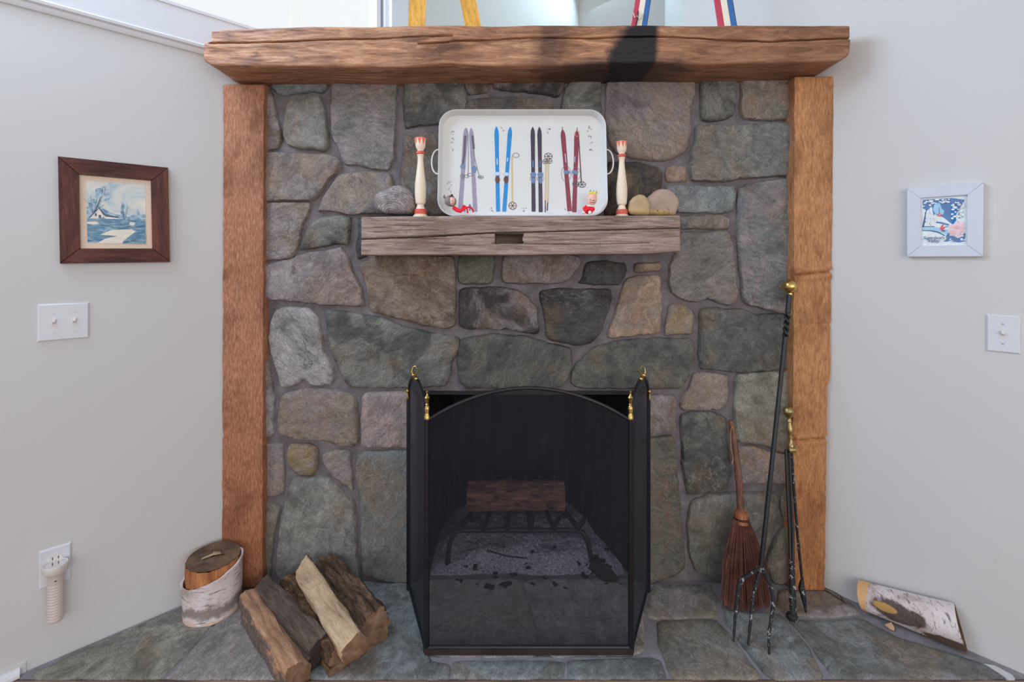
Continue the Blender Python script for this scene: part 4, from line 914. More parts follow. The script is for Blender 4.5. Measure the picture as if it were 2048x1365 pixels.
c_ = G(1587, 1243); MB().lathe([(.012, .001), (.018, .004), (.019, .010), (.016, .018), (.010, .022)], c_ + Vector((0, .008, 0)), 16).build('tongs_foot', M['iron_ash'], tg)
leg([(1583, 902), (1588, 980), (1594, 1060), (1601, 1130), (1605, 1165)], [1.706, 1.69, 1.68, 1.66, 1.652], .0048, M['iron_ash'])
leg([(1604, 1160), (1603, 1178), (1607, 1195), (1612, 1226)], [1.654, 1.648, 1.640, 1.632], [.006, .011, .009, .003], M['iron_ash'], 'tongs_foot')
# ------------------------------------------------------------------ things on the short shelf
SHZ = 1.3795
mcream = simple('cream_painted_wood', C3(214, 198, 178), .45, 0, .03, 12)
mred = simple('red_painted_band', C3(192, 84, 70), .5, 0, .12, 30)
def candlestick(px, top_py, label, Y):
    cx_ = W(px, 0, Y).x; th = thing('candlestick', label, 'candlestick', (cx_, Y, SHZ), group='pair of turned candlesticks')
    H = W(px, top_py, Y).z - SHZ; s = H / 157.0; rs = s
    body = [(9.6,17),(8.4,20),(7.2,23),(6.6,26),(9.2,28),(10.2,33),(11,44),(11.2,56),(10.6,68),(9.2,80),(7.4,95),(6.0,108),(5.4,118),(6.2,123),(7,124.5),(7,125.2)]
    cb = Vector((cx_, Y, SHZ))
    def lt(pr, nm, m, par=th): return MB().lathe([(r * rs, z * s) for r, z in pr], cb, 28).build(nm, m, par, angle=35)
    lt([(15.5,0),(15.8,1.5),(15,3.5),(12.5,5.5),(11.6,7.2)], 'foot', mcream)
    lt([(11.4,7),(12,9),(12,14),(11,17.2)], 'painted_band', mred)
    lt(body, 'stem', mcream)
    lt([(6.8,125),(8.8,126),(9.0,128.5),(8.2,130.5),(6.4,131.5)], 'painted_ring', mred)
    cup = lt([(5.8,131),(6,134),(8.8,138),(9.8,143),(10.4,150),(11.6,157),(9.6,157.2),(8.6,150),(1,149)], 'cup', mcream)
    def r_at(z):
        P = [(131,5.8),(134,6),(138,8.8),(143,9.8),(150,10.4),(157,11.6)]
        for (a, b), (c, d) in zip(P, P[1:]):
            if a <= z <= c: return b + (d-b)*(z-a)/(c-a)
        return 11.6
    tm = MB()
    for k in range(8):      # painted triangles pointing down around the cup
        a0 = 2*math.pi*k/8; rows = 5; vs = []
        for j in range(rows + 1):
            z = 156.8 - 14 * j/rows; w = .37 * (1 - j/rows); r = r_at(z) + .18
            for a in (a0 - w, a0, a0 + w): vs.append(cb + Vector((r*rs*math.cos(a), r*rs*math.sin(a), z*s)))
        tm.add(vs, [(j*3+i, j*3+i+1, (j+1)*3+i+1, (j+1)*3+i) for j in range(rows) for i in (0, 1)])
    tm.build('painted_triangles', simple('coral_paint', C3(214, 106, 86), .5), cup)
    fm = MB()
    for k in range(16):
        a0 = 2*math.pi*(k+.5)/16; vs = [cb + Vector((r*rs*math.cos(a0+w), r*rs*math.sin(a0+w), z*s)) for r, z, w in ((15.2,3.6,-.05),(15.2,3.6,.05),(12,6.9,.03),(12,6.9,-.03))]
        fm.add([v + Vector((0,0,.0005)) for v in vs], [(0,1,2,3)])
    fm.build('painted_strokes', simple('yellow_ochre_paint', C3(196, 172, 110), .5), th)
candlestick(841, 277, 'cream turned candlestick with red bands, standing left of the tray', 1.690)
candlestick(1243.5, 284, 'cream turned candlestick with red bands, standing right of the tray', 1.690)

# tray (local frame: x right, z up, -y toward the room), leaning back on the stones
TY = 1.695; tx = W(1045, 0, TY).x; TS = 1.0 / (F / TY) * 1.018
tilt = math.radians(-6.5)
ty = thing('tray', 'white enamel tray with four printed pairs of skis leaning on the mantel shelf', 'tray', (tx, TY + .004, SHZ + .001), (tilt, 0, 0))
def TP(px, py): return ((px - 1045) * TS, (430.5 - py) * TS)
TW, TH = 165 * TS, 215.5 * TS
def rrect(w, z0, z1, r, n=8):
    P = []
    for cx_, cz_, a0 in ((w-r, z1-r, 0), (-w+r, z1-r, 90), (-w+r, z0+r, 180), (w-r, z0+r, 270)):
        for i in range(n+1):
            a = math.radians(a0 + 90*i/n); P.append((cx_ + r*math.cos(a), cz_ + r*math.sin(a)))
    return P
loops = [(.022, .0), (.014, -.0006), (.010, -.003), (.0045, -.030), (.003, -.0335), (.001, -.035), (-.0005, -.033), (.0, -.030), (.008, -.001), (.014, .003), (.024, .0035)]
vs = []
for ins_, y in loops:
    for x, z in rrect(TW - ins_, ins_, TH - ins_, max(.004, .062 - ins_)): vs.append(Vector((x, y, z)))
m_ = 36; mb = MB().add(vs, [(i*m_+j, i*m_+(j+1) % m_, (i+1)*m_+(j+1) % m_, (i+1)*m_+j) for i in range(len(loops)-1) for j in range(m_)] + [tuple(range(m_)), tuple((len(loops)-1)*m_ + j for j in range(m_))])
mb.build('tray_body', M['white_enamel'], ty, local=True, angle=35)
for sg in (-1, 1):
    z0, z1 = TP(0, 346)[1], TP(0, 296)[1]; x0 = sg * (TW - .002); hp = []
    for i in range(13):
        a = math.pi * i/12; hp.append(Vector((x0 + sg * .027 * math.sin(a)**.8, -.026, (z0+z1)/2 - (z1-z0)/2 * math.cos(a))))
    MB().tube(hp, .0028, 8).build('tray_handle', M['white_enamel'], ty, local=True)
YP = -.0006
def pm(name, rgb): return simple(name, C3(*rgb), .4, 0, .06, 40, 0, .4)
ink = {'grey': pm('ink_grey_violet', (140, 132, 150)), 'greydk': pm('ink_grey_dark', (92, 84, 96)), 'blue': pm('ink_blue', (36, 124, 186)), 'dk': pm('ink_dark', (62, 54, 68)), 'red': pm('ink_maroon', (124, 52, 70)),
       'steel': pm('ink_steel_blue', (98, 118, 152)), 'tan': pm('ink_tan', (196, 164, 120)), 'brown': pm('ink_brown', (96, 58, 56)), 'line': pm('ink_line', (112, 106, 116)), 'pale': pm('ink_pale_blue', (176, 192, 216))}
def ski(b, t_, w, m, name='printed_ski', y=YP):
    (bx, bz), (tx_, tz_) = TP(*b), TP(*t_); d = Vector((tx_-bx, tz_-bz)); L = d.length; d.normalize(); nx = Vector((d.y, -d.x)); w *= TS / 2
    pr = [(0, .8), (.01, .95), (.3, .9), (.5, .86), (.75, .95), (.90, 1.05), (.95, .9), (.985, .45), (1, .08)]
    P = [Vector((bx, bz)) + d*L*t0 + nx*w*k for t0, k in pr] + [Vector((bx, bz)) + d*L*t0 - nx*w*k for t0, k in pr[::-1]]
    return MB().flat([(p.x, p.y) for p in P], y).build(name, m, ty, local=True, smooth=False)
def stroke(pts, w, m, name='printed_line', y=YP - .0005): return MB().strip([TP(*p) for p in pts], w*TS, y).build(name, m, ty, local=True, smooth=False)
def circ(c, r, m, w=.8, name='printed_basket', y=YP - .0005, spokes=0, sq=1.0):
    mb = MB(); P = [TP(c[0] + r*math.cos(a*math.pi/8), c[1] + sq*r*math.sin(a*math.pi/8)) for a in range(17)]; mb.strip(P, w*TS, y)
    for k in range(spokes):
        a = math.pi*k/spokes; mb.strip([TP(c[0] - r*math.cos(a), c[1] - sq*r*math.sin(a)), TP(c[0] + r*math.cos(a), c[1] + sq*r*math.sin(a))], w*TS, y)
    return mb.build(name, m, ty, local=True, smooth=False)
def binding(c, m, w=8, h=14, name='printed_binding'):
    x, z = TP(*c); a, b = w*TS/2, h*TS/2
    return MB().flat([(x-a, z-b*.3), (x-a*.6, z-b), (x+a*.6, z-b), (x+a, z-b*.3), (x+a*1.1, z+b*.4), (x+a*.5, z+b), (x-a*.5, z+b), (x-a*1.1, z+b*.4)], YP - .0008).build(name, m, ty, local=True, smooth=False)
ski((922, 418), (932, 245), 9.5, ink['grey']); ski((952, 418), (942, 246), 9, ink['grey'])
stroke([(930.5, 262), (929, 300), (926, 326)], 4.5, ink['greydk']); stroke([(945, 262), (948, 290)], 4, ink['greydk'])
stroke([(932, 250), (936, 260), (937, 300), (937, 350)], 1.1, ink['line']); stroke([(942, 258), (950, 310), (960, 350)], 1.1, ink['line'])
binding((927, 326), ink['steel'], 8, 10); binding((949, 332), ink['steel'], 9, 14); circ((926, 326), 4.5, ink['greydk']); circ((926, 346), 4.5, ink['line'], spokes=2); circ((941, 343), 6, ink['greydk'], sq=.5); circ((962, 348), 5.5, ink['greydk'], sq=.6, spokes=2); circ((932, 346), 6, ink['line'], sq=.45)
ski((997, 418), (993, 243), 8.5, ink['blue']); ski((1009, 418), (1021, 244), 8.5, ink['blue'])
binding((995, 341), ink['pale'], 10, 7); binding((1012.5, 342), ink['pale'], 10, 7)
for c_ in ((995.5, 353), (1012.5, 353)): binding(c_, ink['brown'], 7, 15); circ(c_, 5, ink['brown'], .7)
stroke([(994.5, 310), (995, 323)], 2, ink['pale']); stroke([(1016, 308), (1015, 316)], 2, ink['pale'])
stroke([(1024, 304), (1025, 400)], 2.6, ink['tan'], 'printed_pole'); circ((1032, 303), 6.5, ink['line'], 1, sq=.7, name='printed_strap'); circ((1025.5, 406), 7.5, ink['brown'], 1.1, spokes=3)
ski((1067, 418), (1066, 244), 8.5, ink['dk']); ski((1081, 419), (1079.5, 244), 8.5, ink['dk'])
stroke([(1066.3, 314), (1066.4, 328)], 2.2, ink['steel']); stroke([(1080, 314), (1080.2, 328)], 1.6, ink['steel'])
for c_ in ((1066.5, 343), (1080.8, 343)): binding(c_, ink['steel'], 11, 10); binding((c_[0], c_[1] + 12), ink['steel'], 7, 12); circ((c_[0], c_[1] + 8), 6, ink['line'], .7)
stroke([(1092, 318), (1090, 405)], 2.2, ink['tan'], 'printed_pole'); stroke([(1097, 308), (1095, 400)], 2.2, ink['tan'], 'printed_pole')
stroke([(1090.3, 395), (1090, 419)], 2, ink['dk']); stroke([(1095.2, 392), (1094, 416)], 2, ink['dk'])
circ((1097, 305), 8, ink['greydk'], 1.1, spokes=3, sq=.8); circ((1091, 316), 6, ink['greydk'], 1, spokes=3, sq=.8); circ((1099, 315), 5, ink['greydk'], 1, spokes=2)
stroke([(1090, 419), (1104, 420)], 2, ink['pale'])
ski((1138, 417), (1126, 249), 9.5, ink['red']); ski((1147, 419), (1155, 250), 9.5, ink['red'])
stroke([(1126, 250), (1125.5, 244)], 1.2, ink['red']); stroke([(1155, 251), (1156, 245)], 1.2, ink['red'])
binding((1133.5, 338), ink['steel'], 12, 8); binding((1150, 338), ink['steel'], 12, 8); circ((1132, 341), 9.5, ink['line'], .7, sq=1.7); circ((1152, 341), 8.5, ink['line'], .7, sq=1.5)
stroke([(1130.5, 300), (1132, 318)], 1.4, ink['pale']); stroke([(1150, 305), (1149.5, 318)], 1.4, ink['pale'])
stroke([(1158, 262), (1162, 360)], 2, ink['brown'], 'printed_pole'); circ((1163, 363), 7.5, ink['greydk'], 1.2, spokes=3, sq=.8); circ((1151, 362), 6.5, ink['greydk'], 1.2, spokes=3, sq=.8); circ((1156, 258), 5, ink['tan'], .8, sq=1.2)
# tiny skiers and motifs
mb = MB(); r_ = random.Random(3)
for cx_, cy_, k in ((905, 256, 5), (904, 272, 6), (904, 288, 3), (900, 360, 4), (900, 372, 3), (1181, 248, 8), (1182, 264, 4), (1183, 279, 3), (1182, 294, 5), (1099, 250, 6), (1006, 249, 3), (982, 414, 4), (1049, 413, 6), (1134, 418, 3), (931, 408, 4)):
    for i in range(k):
        a, b = r_.uniform(-4, 4), r_.uniform(-4, 4); mb.strip([TP(cx_+a, cy_+b), TP(cx_+a+r_.uniform(-3, 3), cy_+b+r_.uniform(-4, 4))], .9*TS, YP - .0004)
mb.build('printed_motifs', ink['greydk'], ty, local=True, smooth=False, kind='stuff')
mb = MB()
for cx_, cy_ in ((931, 410), (941, 408)):
    mb.flat([TP(cx_-2.2, cy_-3), TP(cx_, cy_-6), TP(cx_+2.2, cy_-3), TP(cx_+1.5, cy_+2), TP(cx_+1.8, cy_+8), TP(cx_-1.8, cy_+8), TP(cx_-1.5, cy_+2)], YP); mb.strip([TP(cx_-5, cy_+3), TP(cx_-1, cy_-2), TP(cx_+5, cy_+1)], 1.2*TS, YP)
mb.build('printed_skiers', ink['steel'], ty, local=True, smooth=False)
MB().flat([TP(1154, 416), TP(1158, 416), TP(1158, 421), TP(1154, 421)], YP).build('printed_stamp', pm('ink_pink', (210, 180, 206)), ty, local=True, smooth=False)

# bracket fungi
def fungus(name, pts, Y, thick, m, label, rings=0.0, seed=0, sub=None, base_plate=False, domed=.012):
    P = [(W(x, y, Y).x, W(x, y, Y).z) for x, y in pts]; cx_ = sum(p[0] for p in P)/len(P)
    P = [(x, max(z, SHZ + .001)) for x, z in P]
    vs, fs = slab(P, .0055, thick*.6, .014, .0016, seed, lip=0, edge=.0014, chk=2, drop=thick*.5, tilt=.01, domed=domed)
    zb = min(p[1] for p in P); out = []
    for a, b, h in vs:
        if rings and h > -.01: r = math.hypot(a - cx_, (b - zb)); h += rings * math.sin(r * 620 + 2*noise.noise(Vector((a*30, b*30, 0)))) + .0
        out.append((a, Y - h, b))
    th = thing(name, label, 'fungus', (cx_, Y, SHZ)); MB().add(out, fs).build('cap', m, th, angle=60); return th
t = NT('grey_fungus'); X, Yc, Z = xyz(t); r = t.math('SQRT', t.math('ADD', t.math('MULTIPLY', X, X), t.math('MULTIPLY', Z, Z)))
w = t.math('SINE', t.math('MULTIPLY', t.math('ADD', r, t.math('MULTIPLY', t.noise(t.coord(), 25, 4), .018)), 760)); n1 = t.noise(t.coord(), 45, 5, .7)
c = t.ramp(n1, [(.3, C3(98, 90, 90)), (.55, C3(140, 132, 132)), (.75, C3(172, 165, 164))]); c = t.mix(.45, c, t.ramp(w, [(0, (.58, .56, .56)), (.6, (1.1, 1.1, 1.1))]), 'MULTIPLY'); t.bump(t.math('ADD', w, n1), .35, .002); mgf = t.fin(c, .85, 0, .2)
f1_ = fungus('bracket_fungus', [(748,398),(752,390),(762,383),(775,380),(786,374),(800,372),(815,377),(826,388),(832,402),(833,418),(826,429),(805,430),(775,430),(757,424),(750,412)], 1.705, .045, mgf, 'ridged grey bracket fungus on the left end of the shelf, beside a candlestick', .0012, 61, domed=.022)
MB().box((W(746, 0, 1.71).x, 1.672, SHZ - .0005), (W(836, 0, 1.71).x, 1.755, SHZ + .0045)).build('black_base', simple('black_felt', C3(26, 25, 26), .8), f1_, smooth=False)
def fung2(name, hi, lo_, zc, speck):
    t = NT(name); n1 = t.noise(t.coord(), 22, 5, .65, .5); X, Yc, Z = xyz(t); mk = t.math('MULTIPLY', t.sstep(t.math('ADD', Z, t.math('MULTIPLY', t.math('SUBTRACT', n1, .5), .06)), zc + .006, zc - .006), .8)
    c = t.mix(mk, t.ramp(n1, [(.3, sh(C3(*hi), .78)), (.7, sh(C3(*hi), 1.1))]), C3(*lo_))
    s = t.noise(t.coord((1, 1, .7)), 90, 3, .6); c = t.mix(t.math('MULTIPLY', t.math('MULTIPLY', t.sstep(s, .64, .69), speck), t.sstep(Z, .062, .02)), c, C3(60, 42, 30)); t.bump(n1, .3, .003); return t.fin(c, .8, 0, .25)
fungus('bracket_fungus', [(1292,398),(1300,390),(1312,382),(1322,378),(1336,379),(1348,386),(1356,396),(1358,408),(1355,420),(1349,431),(1330,431),(1300,431),(1290,430),(1284,415)], 1.715, .022, fung2('mauve_fungus', (160, 138, 126), (184, 158, 98), .024, .9), 'wide pinkish-tan bracket fungus with a yellow speckled base on the shelf', 0, 62, domed=.006)
fungus('bracket_fungus', [(1257,412),(1260,402),(1267,394),(1277,389),(1287,390),(1295,397),(1300,408),(1299,420),(1296,431),(1275,431),(1261,428),(1257,421)], 1.683, .018, fung2('tan_fungus', (172, 148, 118), (180, 156, 112), .03, .2), 'small round yellowish-tan bracket fungus in front of the wider one', 0, 63, domed=.005)

# dolls
flesh = simple('doll_skin', C3(226, 170, 156), .5, 0, .03, 20); redf = simple('red_felt', C3(214, 30, 48), .8, 0, .12, 60, .3); blackp = simple('black_paint', C3(50, 34, 36), .5); whitef = simple('white_felt', C3(226, 220, 222), .8)
greyf = simple('grey_knit', C3(126, 116, 118), .9, 0, .15, 90, .5); yelf = simple('yellow_yarn', C3(226, 204, 70), .9, 0, .1, 90, .3); bluef = simple('grey_blue_felt', C3(128, 142, 168), .8)
def P_(px, py, Y): return W(px, py, Y)
DY = 1.648
d1 = thing('doll', 'small doll in a red suit and crown sitting at the right corner of the tray', 'doll', P_(1180, 430, DY) * 1.0)
hc_ = P_(1183.5, 402, DY); RT = Matrix.Rotation(math.radians(9), 4, 'Y')
MB().lathe([(.004,-.0195),(.0115,-.0165),(.0150,-.009),(.0152,.0),(.0140,.008),(.0105,.0145),(.004,.018)], hc_, 20, RT).build('head', flesh, d1)
fm = MB().ball(hc_ + Vector((-.0065, -.0135, -.0055)), .0017, 8, (1.5, .7, .8)).ball(hc_ + Vector((.0025, -.0148, -.0075)), .0017, 8, (1.5, .7, .8))
fm.tube([hc_ + Vector((-.009, -.0118, -.0115)), hc_ + Vector((-.004, -.0138, -.0138)), hc_ + Vector((.002, -.0140, -.0142)), hc_ + Vector((.008, -.0125, -.0130))], .0006, 5); fm.build('painted_face', blackp, d1)
MB().ball(hc_ + Vector((-.003, -.0150, -.0085)), .0018, 8).build('nose', simple('rosy_paint', C3(222, 120, 116), .5), d1)
yh = MB()
for k in range(9): yh.ball(hc_ + Vector((-.008 + .0022*k, -.006 - .003*(k % 2), .0135 + .0035 * math.sin(k*.4))), .0038, 6)
yh.build('hair', yelf, d1)
cr_ = MB()
for a, b, h in ((-.005, .017, .011), (.004, .021, .004), (.0125, .014, .010)):
    c0_ = hc_ + Vector((a, -.004, b)); cr_.add([c0_ + Vector((-.0042, 0, 0)), c0_ + Vector((.0042, 0, 0)), c0_ + Vector((.0018, 0, h*.5)), c0_ + Vector((.0005, 0, h)), c0_ + Vector((-.002, 0, h*.5)), c0_ + Vector((0, .003, .001))], [(0,1,2,3,4), (0,5,1), (1,5,2), (2,5,3), (3,5,4), (4,5,0)])
cr_.build('crown', bluef, d1)
MB().lathe([(.004, -.004), (.0125, -.0055), (.0135, -.0035), (.006, .001)], hc_ + Vector((-.005, 0, -.0205)), 16, RT).build('collar', whitef, d1)
bc = P_(1178, 419.5, DY)
MB().lathe([(.006,-.0155),(.0125,-.012),(.0135,-.003),(.0105,.006),(.006,.0105)], bc, 16, Matrix.Rotation(math.radians(10), 4, 'Y')).build('body', redf, d1)
MB().tube([bc + Vector((-.008, -.003, .007)), bc + Vector((-.016, -.010, .0)), bc + Vector((-.013, -.014, -.010))], [.0042, .0042, .0036], 8).build('arm', redf, d1)
MB().tube([bc + Vector((.008, -.003, .006)), bc + Vector((.013, -.010, -.002)), bc + Vector((.008, -.014, -.009))], [.0042, .0042, .0036], 8).build('arm', redf, d1)
MB().tube([bc + Vector((-.006, -.006, -.010)), bc + Vector((-.011, -.022, -.005)), bc + Vector((-.019, -.030, -.0150))], [.005, .0046, .0038], 8).build('leg', redf, d1)
MB().tube([bc + Vector((.005, -.006, -.010)), bc + Vector((.006, -.022, -.004)), bc + Vector((-.001, -.030, -.0150))], [.005, .0046, .0038], 8).build('leg', redf, d1)
MB().ball(bc + Vector((-.021, -.032, -.0148)), .0042, 8, (1.3, 1, .8)).build('boot', whitef, d1); MB().ball(bc + Vector((-.002, -.032, -.0148)), .0046, 8, (1.1, 1, 1.2)).build('boot', whitef, d1)
MB().ball(bc + Vector((-.012, -.0155, -.0105)), .0030, 8).build('hand', flesh, d1); MB().ball(bc + Vector((.0065, -.0155, -.010)), .0030, 8).build('hand', flesh, d1)
d1.scale = (1.17, 1.1, 1.17)
d2 = thing('doll', 'small doll with grey hood and red limbs lying in the left tray corner', 'doll', P_(905, 428, DY))
hc2 = P_(901, 405, DY); R2 = Matrix.Rotation(math.radians(30), 4, 'Y') @ Matrix.Rotation(math.radians(0), 4, 'X')
MB().lathe([(.004,-.020),(.0125,-.015),(.0165,-.006),(.0170,.004),(.0140,.012),(.006,.0165)], hc2, 18, Matrix.Rotation(math.radians(-60), 4, 'Y')).build('hood', greyf, d2)
fc = hc2 + Vector((.0075, -.010, -.0005))
MB().ball(fc, .0118, 16, (.72, .75, 1.22)).build('head', flesh, d2)
MB().ball(fc + Vector((.0010, -.0085, -.001)), .0014, 8, (.8, .8, 1.2)).ball(fc + Vector((.0068, -.0048, -.0045)), .0013, 8).tube([fc + Vector((.000, -.0072, -.009)), fc + Vector((.0035, -.0068, -.0105)), fc + Vector((.006, -.0045, -.0095))], .0006, 5).build('painted_face', blackp, d2)
MB().lathe([(.0075, 0), (.0068, .002), (.0036, .003), (.0034, .007), (.001, .008)], fc + Vector((-.002, -.002, .0125)), 14, Matrix.Rotation(math.radians(10), 4, 'Y')).build('hat', blackp, d2)
MB().tube([hc2 + Vector((-.012, -.003, .007)), hc2 + Vector((-.020, -.004, .012)), hc2 + Vector((-.017, -.004, .018))], [.004, .003, .002], 6).build('hood_tip', simple('dark_grey_felt', C3(84, 82, 92), .9), d2)
b2 = P_(914, 422, DY)
MB().tube([P_(907, 417, DY), P_(913, 421, DY - .006), P_(921, 424, DY - .008)], [.0062, .0066, .005], 10).build('body', redf, d2)
for pp, rr in (([(918, 424), (924, 419), (930, 415)], .0036), ([(920, 424), (928, 418), (935, 415.5), (940, 419), (942.5, 425)], .003), ([(925, 420), (931, 418), (932, 427)], .003), ([(921, 420), (925, 413), (928, 417)], .003)):
    MB().tube([P_(x, y, DY - .010 + .002*i) for i, (x, y) in enumerate(pp)], rr, 8).build('limb', redf, d2)

d2.scale = (1.12, 1.05, 1.12)
# ------------------------------------------------------------------ skis standing on the mantel beam
BT = 2.036
ctie = simple('black_leather_strap', C3(36, 34, 36), .6)
def mski(px, slope, w, mats, label, group, stripes=False, Y=1.70, strap=False, L=1.10):
    x0 = W(px, 0, Y).x; ang = math.atan(slope); th = thing('ski', label, 'ski', (x0, Y, BT + .012 * abs(math.sin(ang)) + .001), (0, ang, 0), group=group)
    prof = [(0, 1, 0), (.06, 1, 0), (.4, .93, 0), (.7, .98, 0), (.88, 1.02, 0), (.93, .96, -.006), (.965, .7, -.018), (.99, .3, -.032), (1, .06, -.04)]
    def band(a, b, nm, m, y0=-.0045, y1=.0045):
        vs = []
        for t_, k, dy in prof:
            for y in (y0, y1):
                for s_ in (a, b): vs.append(Vector((s_ * w / 2 * k, y + dy, t_ * L)))
        fs = []
        for i in range(len(prof) - 1):
            o = i * 4; fs += [(o, o+1, o+5, o+4), (o+2, o+6, o+7, o+3), (o, o+4, o+6, o+2), (o+1, o+3, o+7, o+5)]
        fs += [(0, 2, 3, 1), (32, 33, 35, 34)]
        return MB().add(vs, fs).build(nm, m, th, local=True, smooth=False)
    if stripes:
        band(-1, -.38, 'red_stripe', mats[0]); band(-.38, .32, 'white_stripe', mats[1]); band(.32, .93, 'blue_stripe', mats[2]); band(.93, 1.0, 'edge', mats[3])
    else:
        band(-1, 1, 'ski_body', mats[0])
    MB().box((-w*.42, -.012, L*.36), (w*.42, -.0045, L*.46)).build('foot_plate', M['screw'], th, local=True, smooth=False)
    MB().tube([(-w*.5, -.010, L*.43), (-w*.4, -.022, L*.435), (0, -.030, L*.44), (w*.4, -.022, L*.435), (w*.5, -.010, L*.43)], .003, 6).build('toe_strap', ctie, th, local=True)
    if strap:
        MB().tube([(-.012, -.008, .085), (-.010, -.010, .06), (-.012, -.008, .026)], [.0045, .0045, .0045], 6, flat=.4).build('dangling_strap', ctie, th, local=True)
        MB().tube([(-.028, -.008, .075), (-.022, -.012, .058), (-.014, -.012, .066), (-.006, -.012, .054), (.004, -.010, .062), (.008, -.008, .08)], .0016, 6).build('cord', simple('pale_cord', C3(190, 184, 178), .8), th, local=True)
    return th
yw = wood_mat('yellow_varnished_wood', C3(168, 118, 46), C3(198, 150, 70), C3(212, 168, 88), (6, 6, 1), 5, .4, .15)
GY, GS = 'yellow skis standing on the mantel beam', 'striped skis standing on the mantel beam'
mski(832, .055, .060, [yw], 'yellow wooden ski standing upright on the mantel, nearest the window frame', GY)
mski(951.5, -.20, .058, [yw], 'yellow wooden ski leaning left on the mantel, before the pale blue wall', GY, Y=1.725)
strm = [simple('red_lacquer', C3(176, 62, 84), .4), simple('cream_lacquer', C3(222, 210, 196), .4), simple('blue_lacquer', C3(52, 98, 158), .4), simple('black_edge', C3(40, 44, 60), .4)]
mski(1274.5, .16, .056, strm, 'red, cream and blue striped ski with a black strap, above the scorched mantel', GS, True, strap=True)
mski(1459, -.16, .066, strm, 'red, cream and blue striped ski without strap, rightmost on the mantel', GS, True, Y=1.725)

# ------------------------------------------------------------------ things on the side walls
def wallthing(name, label, cat, side, px, py, group=None):
    s, z, P = wallhit(side, px, py); A = LA if side == 'L' else RA
    th = thing(name, label, cat, P, (0, 0, A), group); th['_s'] = s; return th, s, z
def WQ(side, s0, z0, pts, off=.0):    # photo pixels -> local (x, z) on the wall
    out = []
    for px, py in pts:
        s, z, P = wallhit(side, px, py, off)
        out.append((s - s0, z - z0))
    return out
def frame_members(th, O, I, m, yb, yf, lip=.004):
    for k in range(4):
        a, b, c_, d = O[k], O[(k+1) % 4], I[(k+1) % 4], I[k]
        q = [a, b, c_, d]; cx_ = sum(p[0] for p in q)/4; cz_ = sum(p[1] for p in q)/4
        fr = [(x + (cx_-x)*.0 , z) for x, z in q]
        bev = [(x + (cx_-x)*.008, z + (cz_-z)*.02) for x, z in q]
        vs = [(x, yb, z) for x, z in q] + [(x, yf + .002, z) for x, z in fr] + [(x, yf, z) for x, z in bev]
        MB().add(vs, [(3,2,1,0)] + [(i, (i+1) % 4, (i+1) % 4 + 4, i+4) for i in range(4)] + [(4+i, 4+(i+1) % 4, 8+(i+1) % 4, 8+i) for i in range(4)] + [(8, 9, 10, 11)]).build('frame_rail', m[k % len(m)], th, local=True, smooth=False)
def bil(Q, u, v):      # Q: TL, TR, BR, BL
    a = [Q[0][i]*(1-u) + Q[1][i]*u for i in (0, 1)]; b = [Q[3][i]*(1-u) + Q[2][i]*u for i in (0, 1)]
    return (a[0]*(1-v) + b[0]*v, a[1]*(1-v) + b[1]*v)
# left picture
FO = .018
th, s0, z0 = wallthing('picture_frame', 'dark brown wooden frame with a blue lakeside cottage print on the left wall', 'picture', 'L', 228, 425)
pc = lambda pts, off: WQ('L', s0, z0, [(80 + x/3.33, 290 + y/3.33) for x, y in pts], off)
O_ = pc([(119,74),(855,150),(868,781),(133,791)], FO + .004); I_ = pc([(261,196),(741,236),(750,690),(270,690)], FO + .004)
mw1 = wood_mat('dark_walnut_frame_h', C3(50, 26, 28), C3(80, 44, 40), C3(108, 64, 54), (1.5, 8, 12), 5, .45, .4)
mw2 = wood_mat('dark_walnut_frame_v', C3(50, 26, 28), C3(80, 44, 40), C3(108, 64, 54), (12, 8, 1.5), 5, .45, .4)
frame_members(th, O_, I_, [mw1, mw2], -.001, -FO)
Bq = pc([(250,186),(751,226),(760,700),(260,700)], .010)
MB().prism(Bq, -.010, -.004).build('mat_board', simple('cream_mat_board', C3(206, 186, 168), .7, 0, .03, 10), th, local=True, smooth=False)
A_ = pc([(306,238),(702,264),(704,659),(316,655)], .0105)
def art(th, Q, polys, y0, dy=.00012):
    prt = None
    for k, (mt, P) in enumerate(polys):
        o = MB().flat([bil(Q, u, v) for u, v in P], y0 - dy*k).build('print' if k == 0 else 'printed_shape', mt, prt or th, local=True, smooth=False)
        if k == 0: prt = o
def skymat(name, a, b, c_, sc, sx=(1, 1, 1)):
    t = NT(name); n = t.noise(t.coord(sx), sc, 6, .65, .8); return t.fin(t.ramp(n, [(.35, C3(*a)), (.5, C3(*b)), (.65, C3(*c_))]), .6, 0, .2)
sky_ = skymat('print_sky', (156, 178, 188), (192, 196, 194), (214, 204, 190), 16)
wat = skymat('print_water', (70, 104, 132), (104, 138, 160), (150, 172, 182), 30, (1, 1, 5)); pal = skymat('print_pale', (196, 196, 192), (214, 204, 190), (218, 208, 196), 30, (1, 1, 4))
tre = skymat('print_trees', (92, 126, 152), (142, 168, 184), (190, 198, 200), 60); ln = simple('print_ink', C3(76, 96, 120), .6); hs = simple('print_house', C3(214, 206, 198), .6)
r_ = random.Random(5)
def blob_(cu, cv, ru, rv, n=16, j=.25): return [(cu + ru*(1 + r_.uniform(-j, j))*math.cos(2*math.pi*i/n), cv + rv*(1 + r_.uniform(-j, j))*math.sin(2*math.pi*i/n)) for i in range(n)]
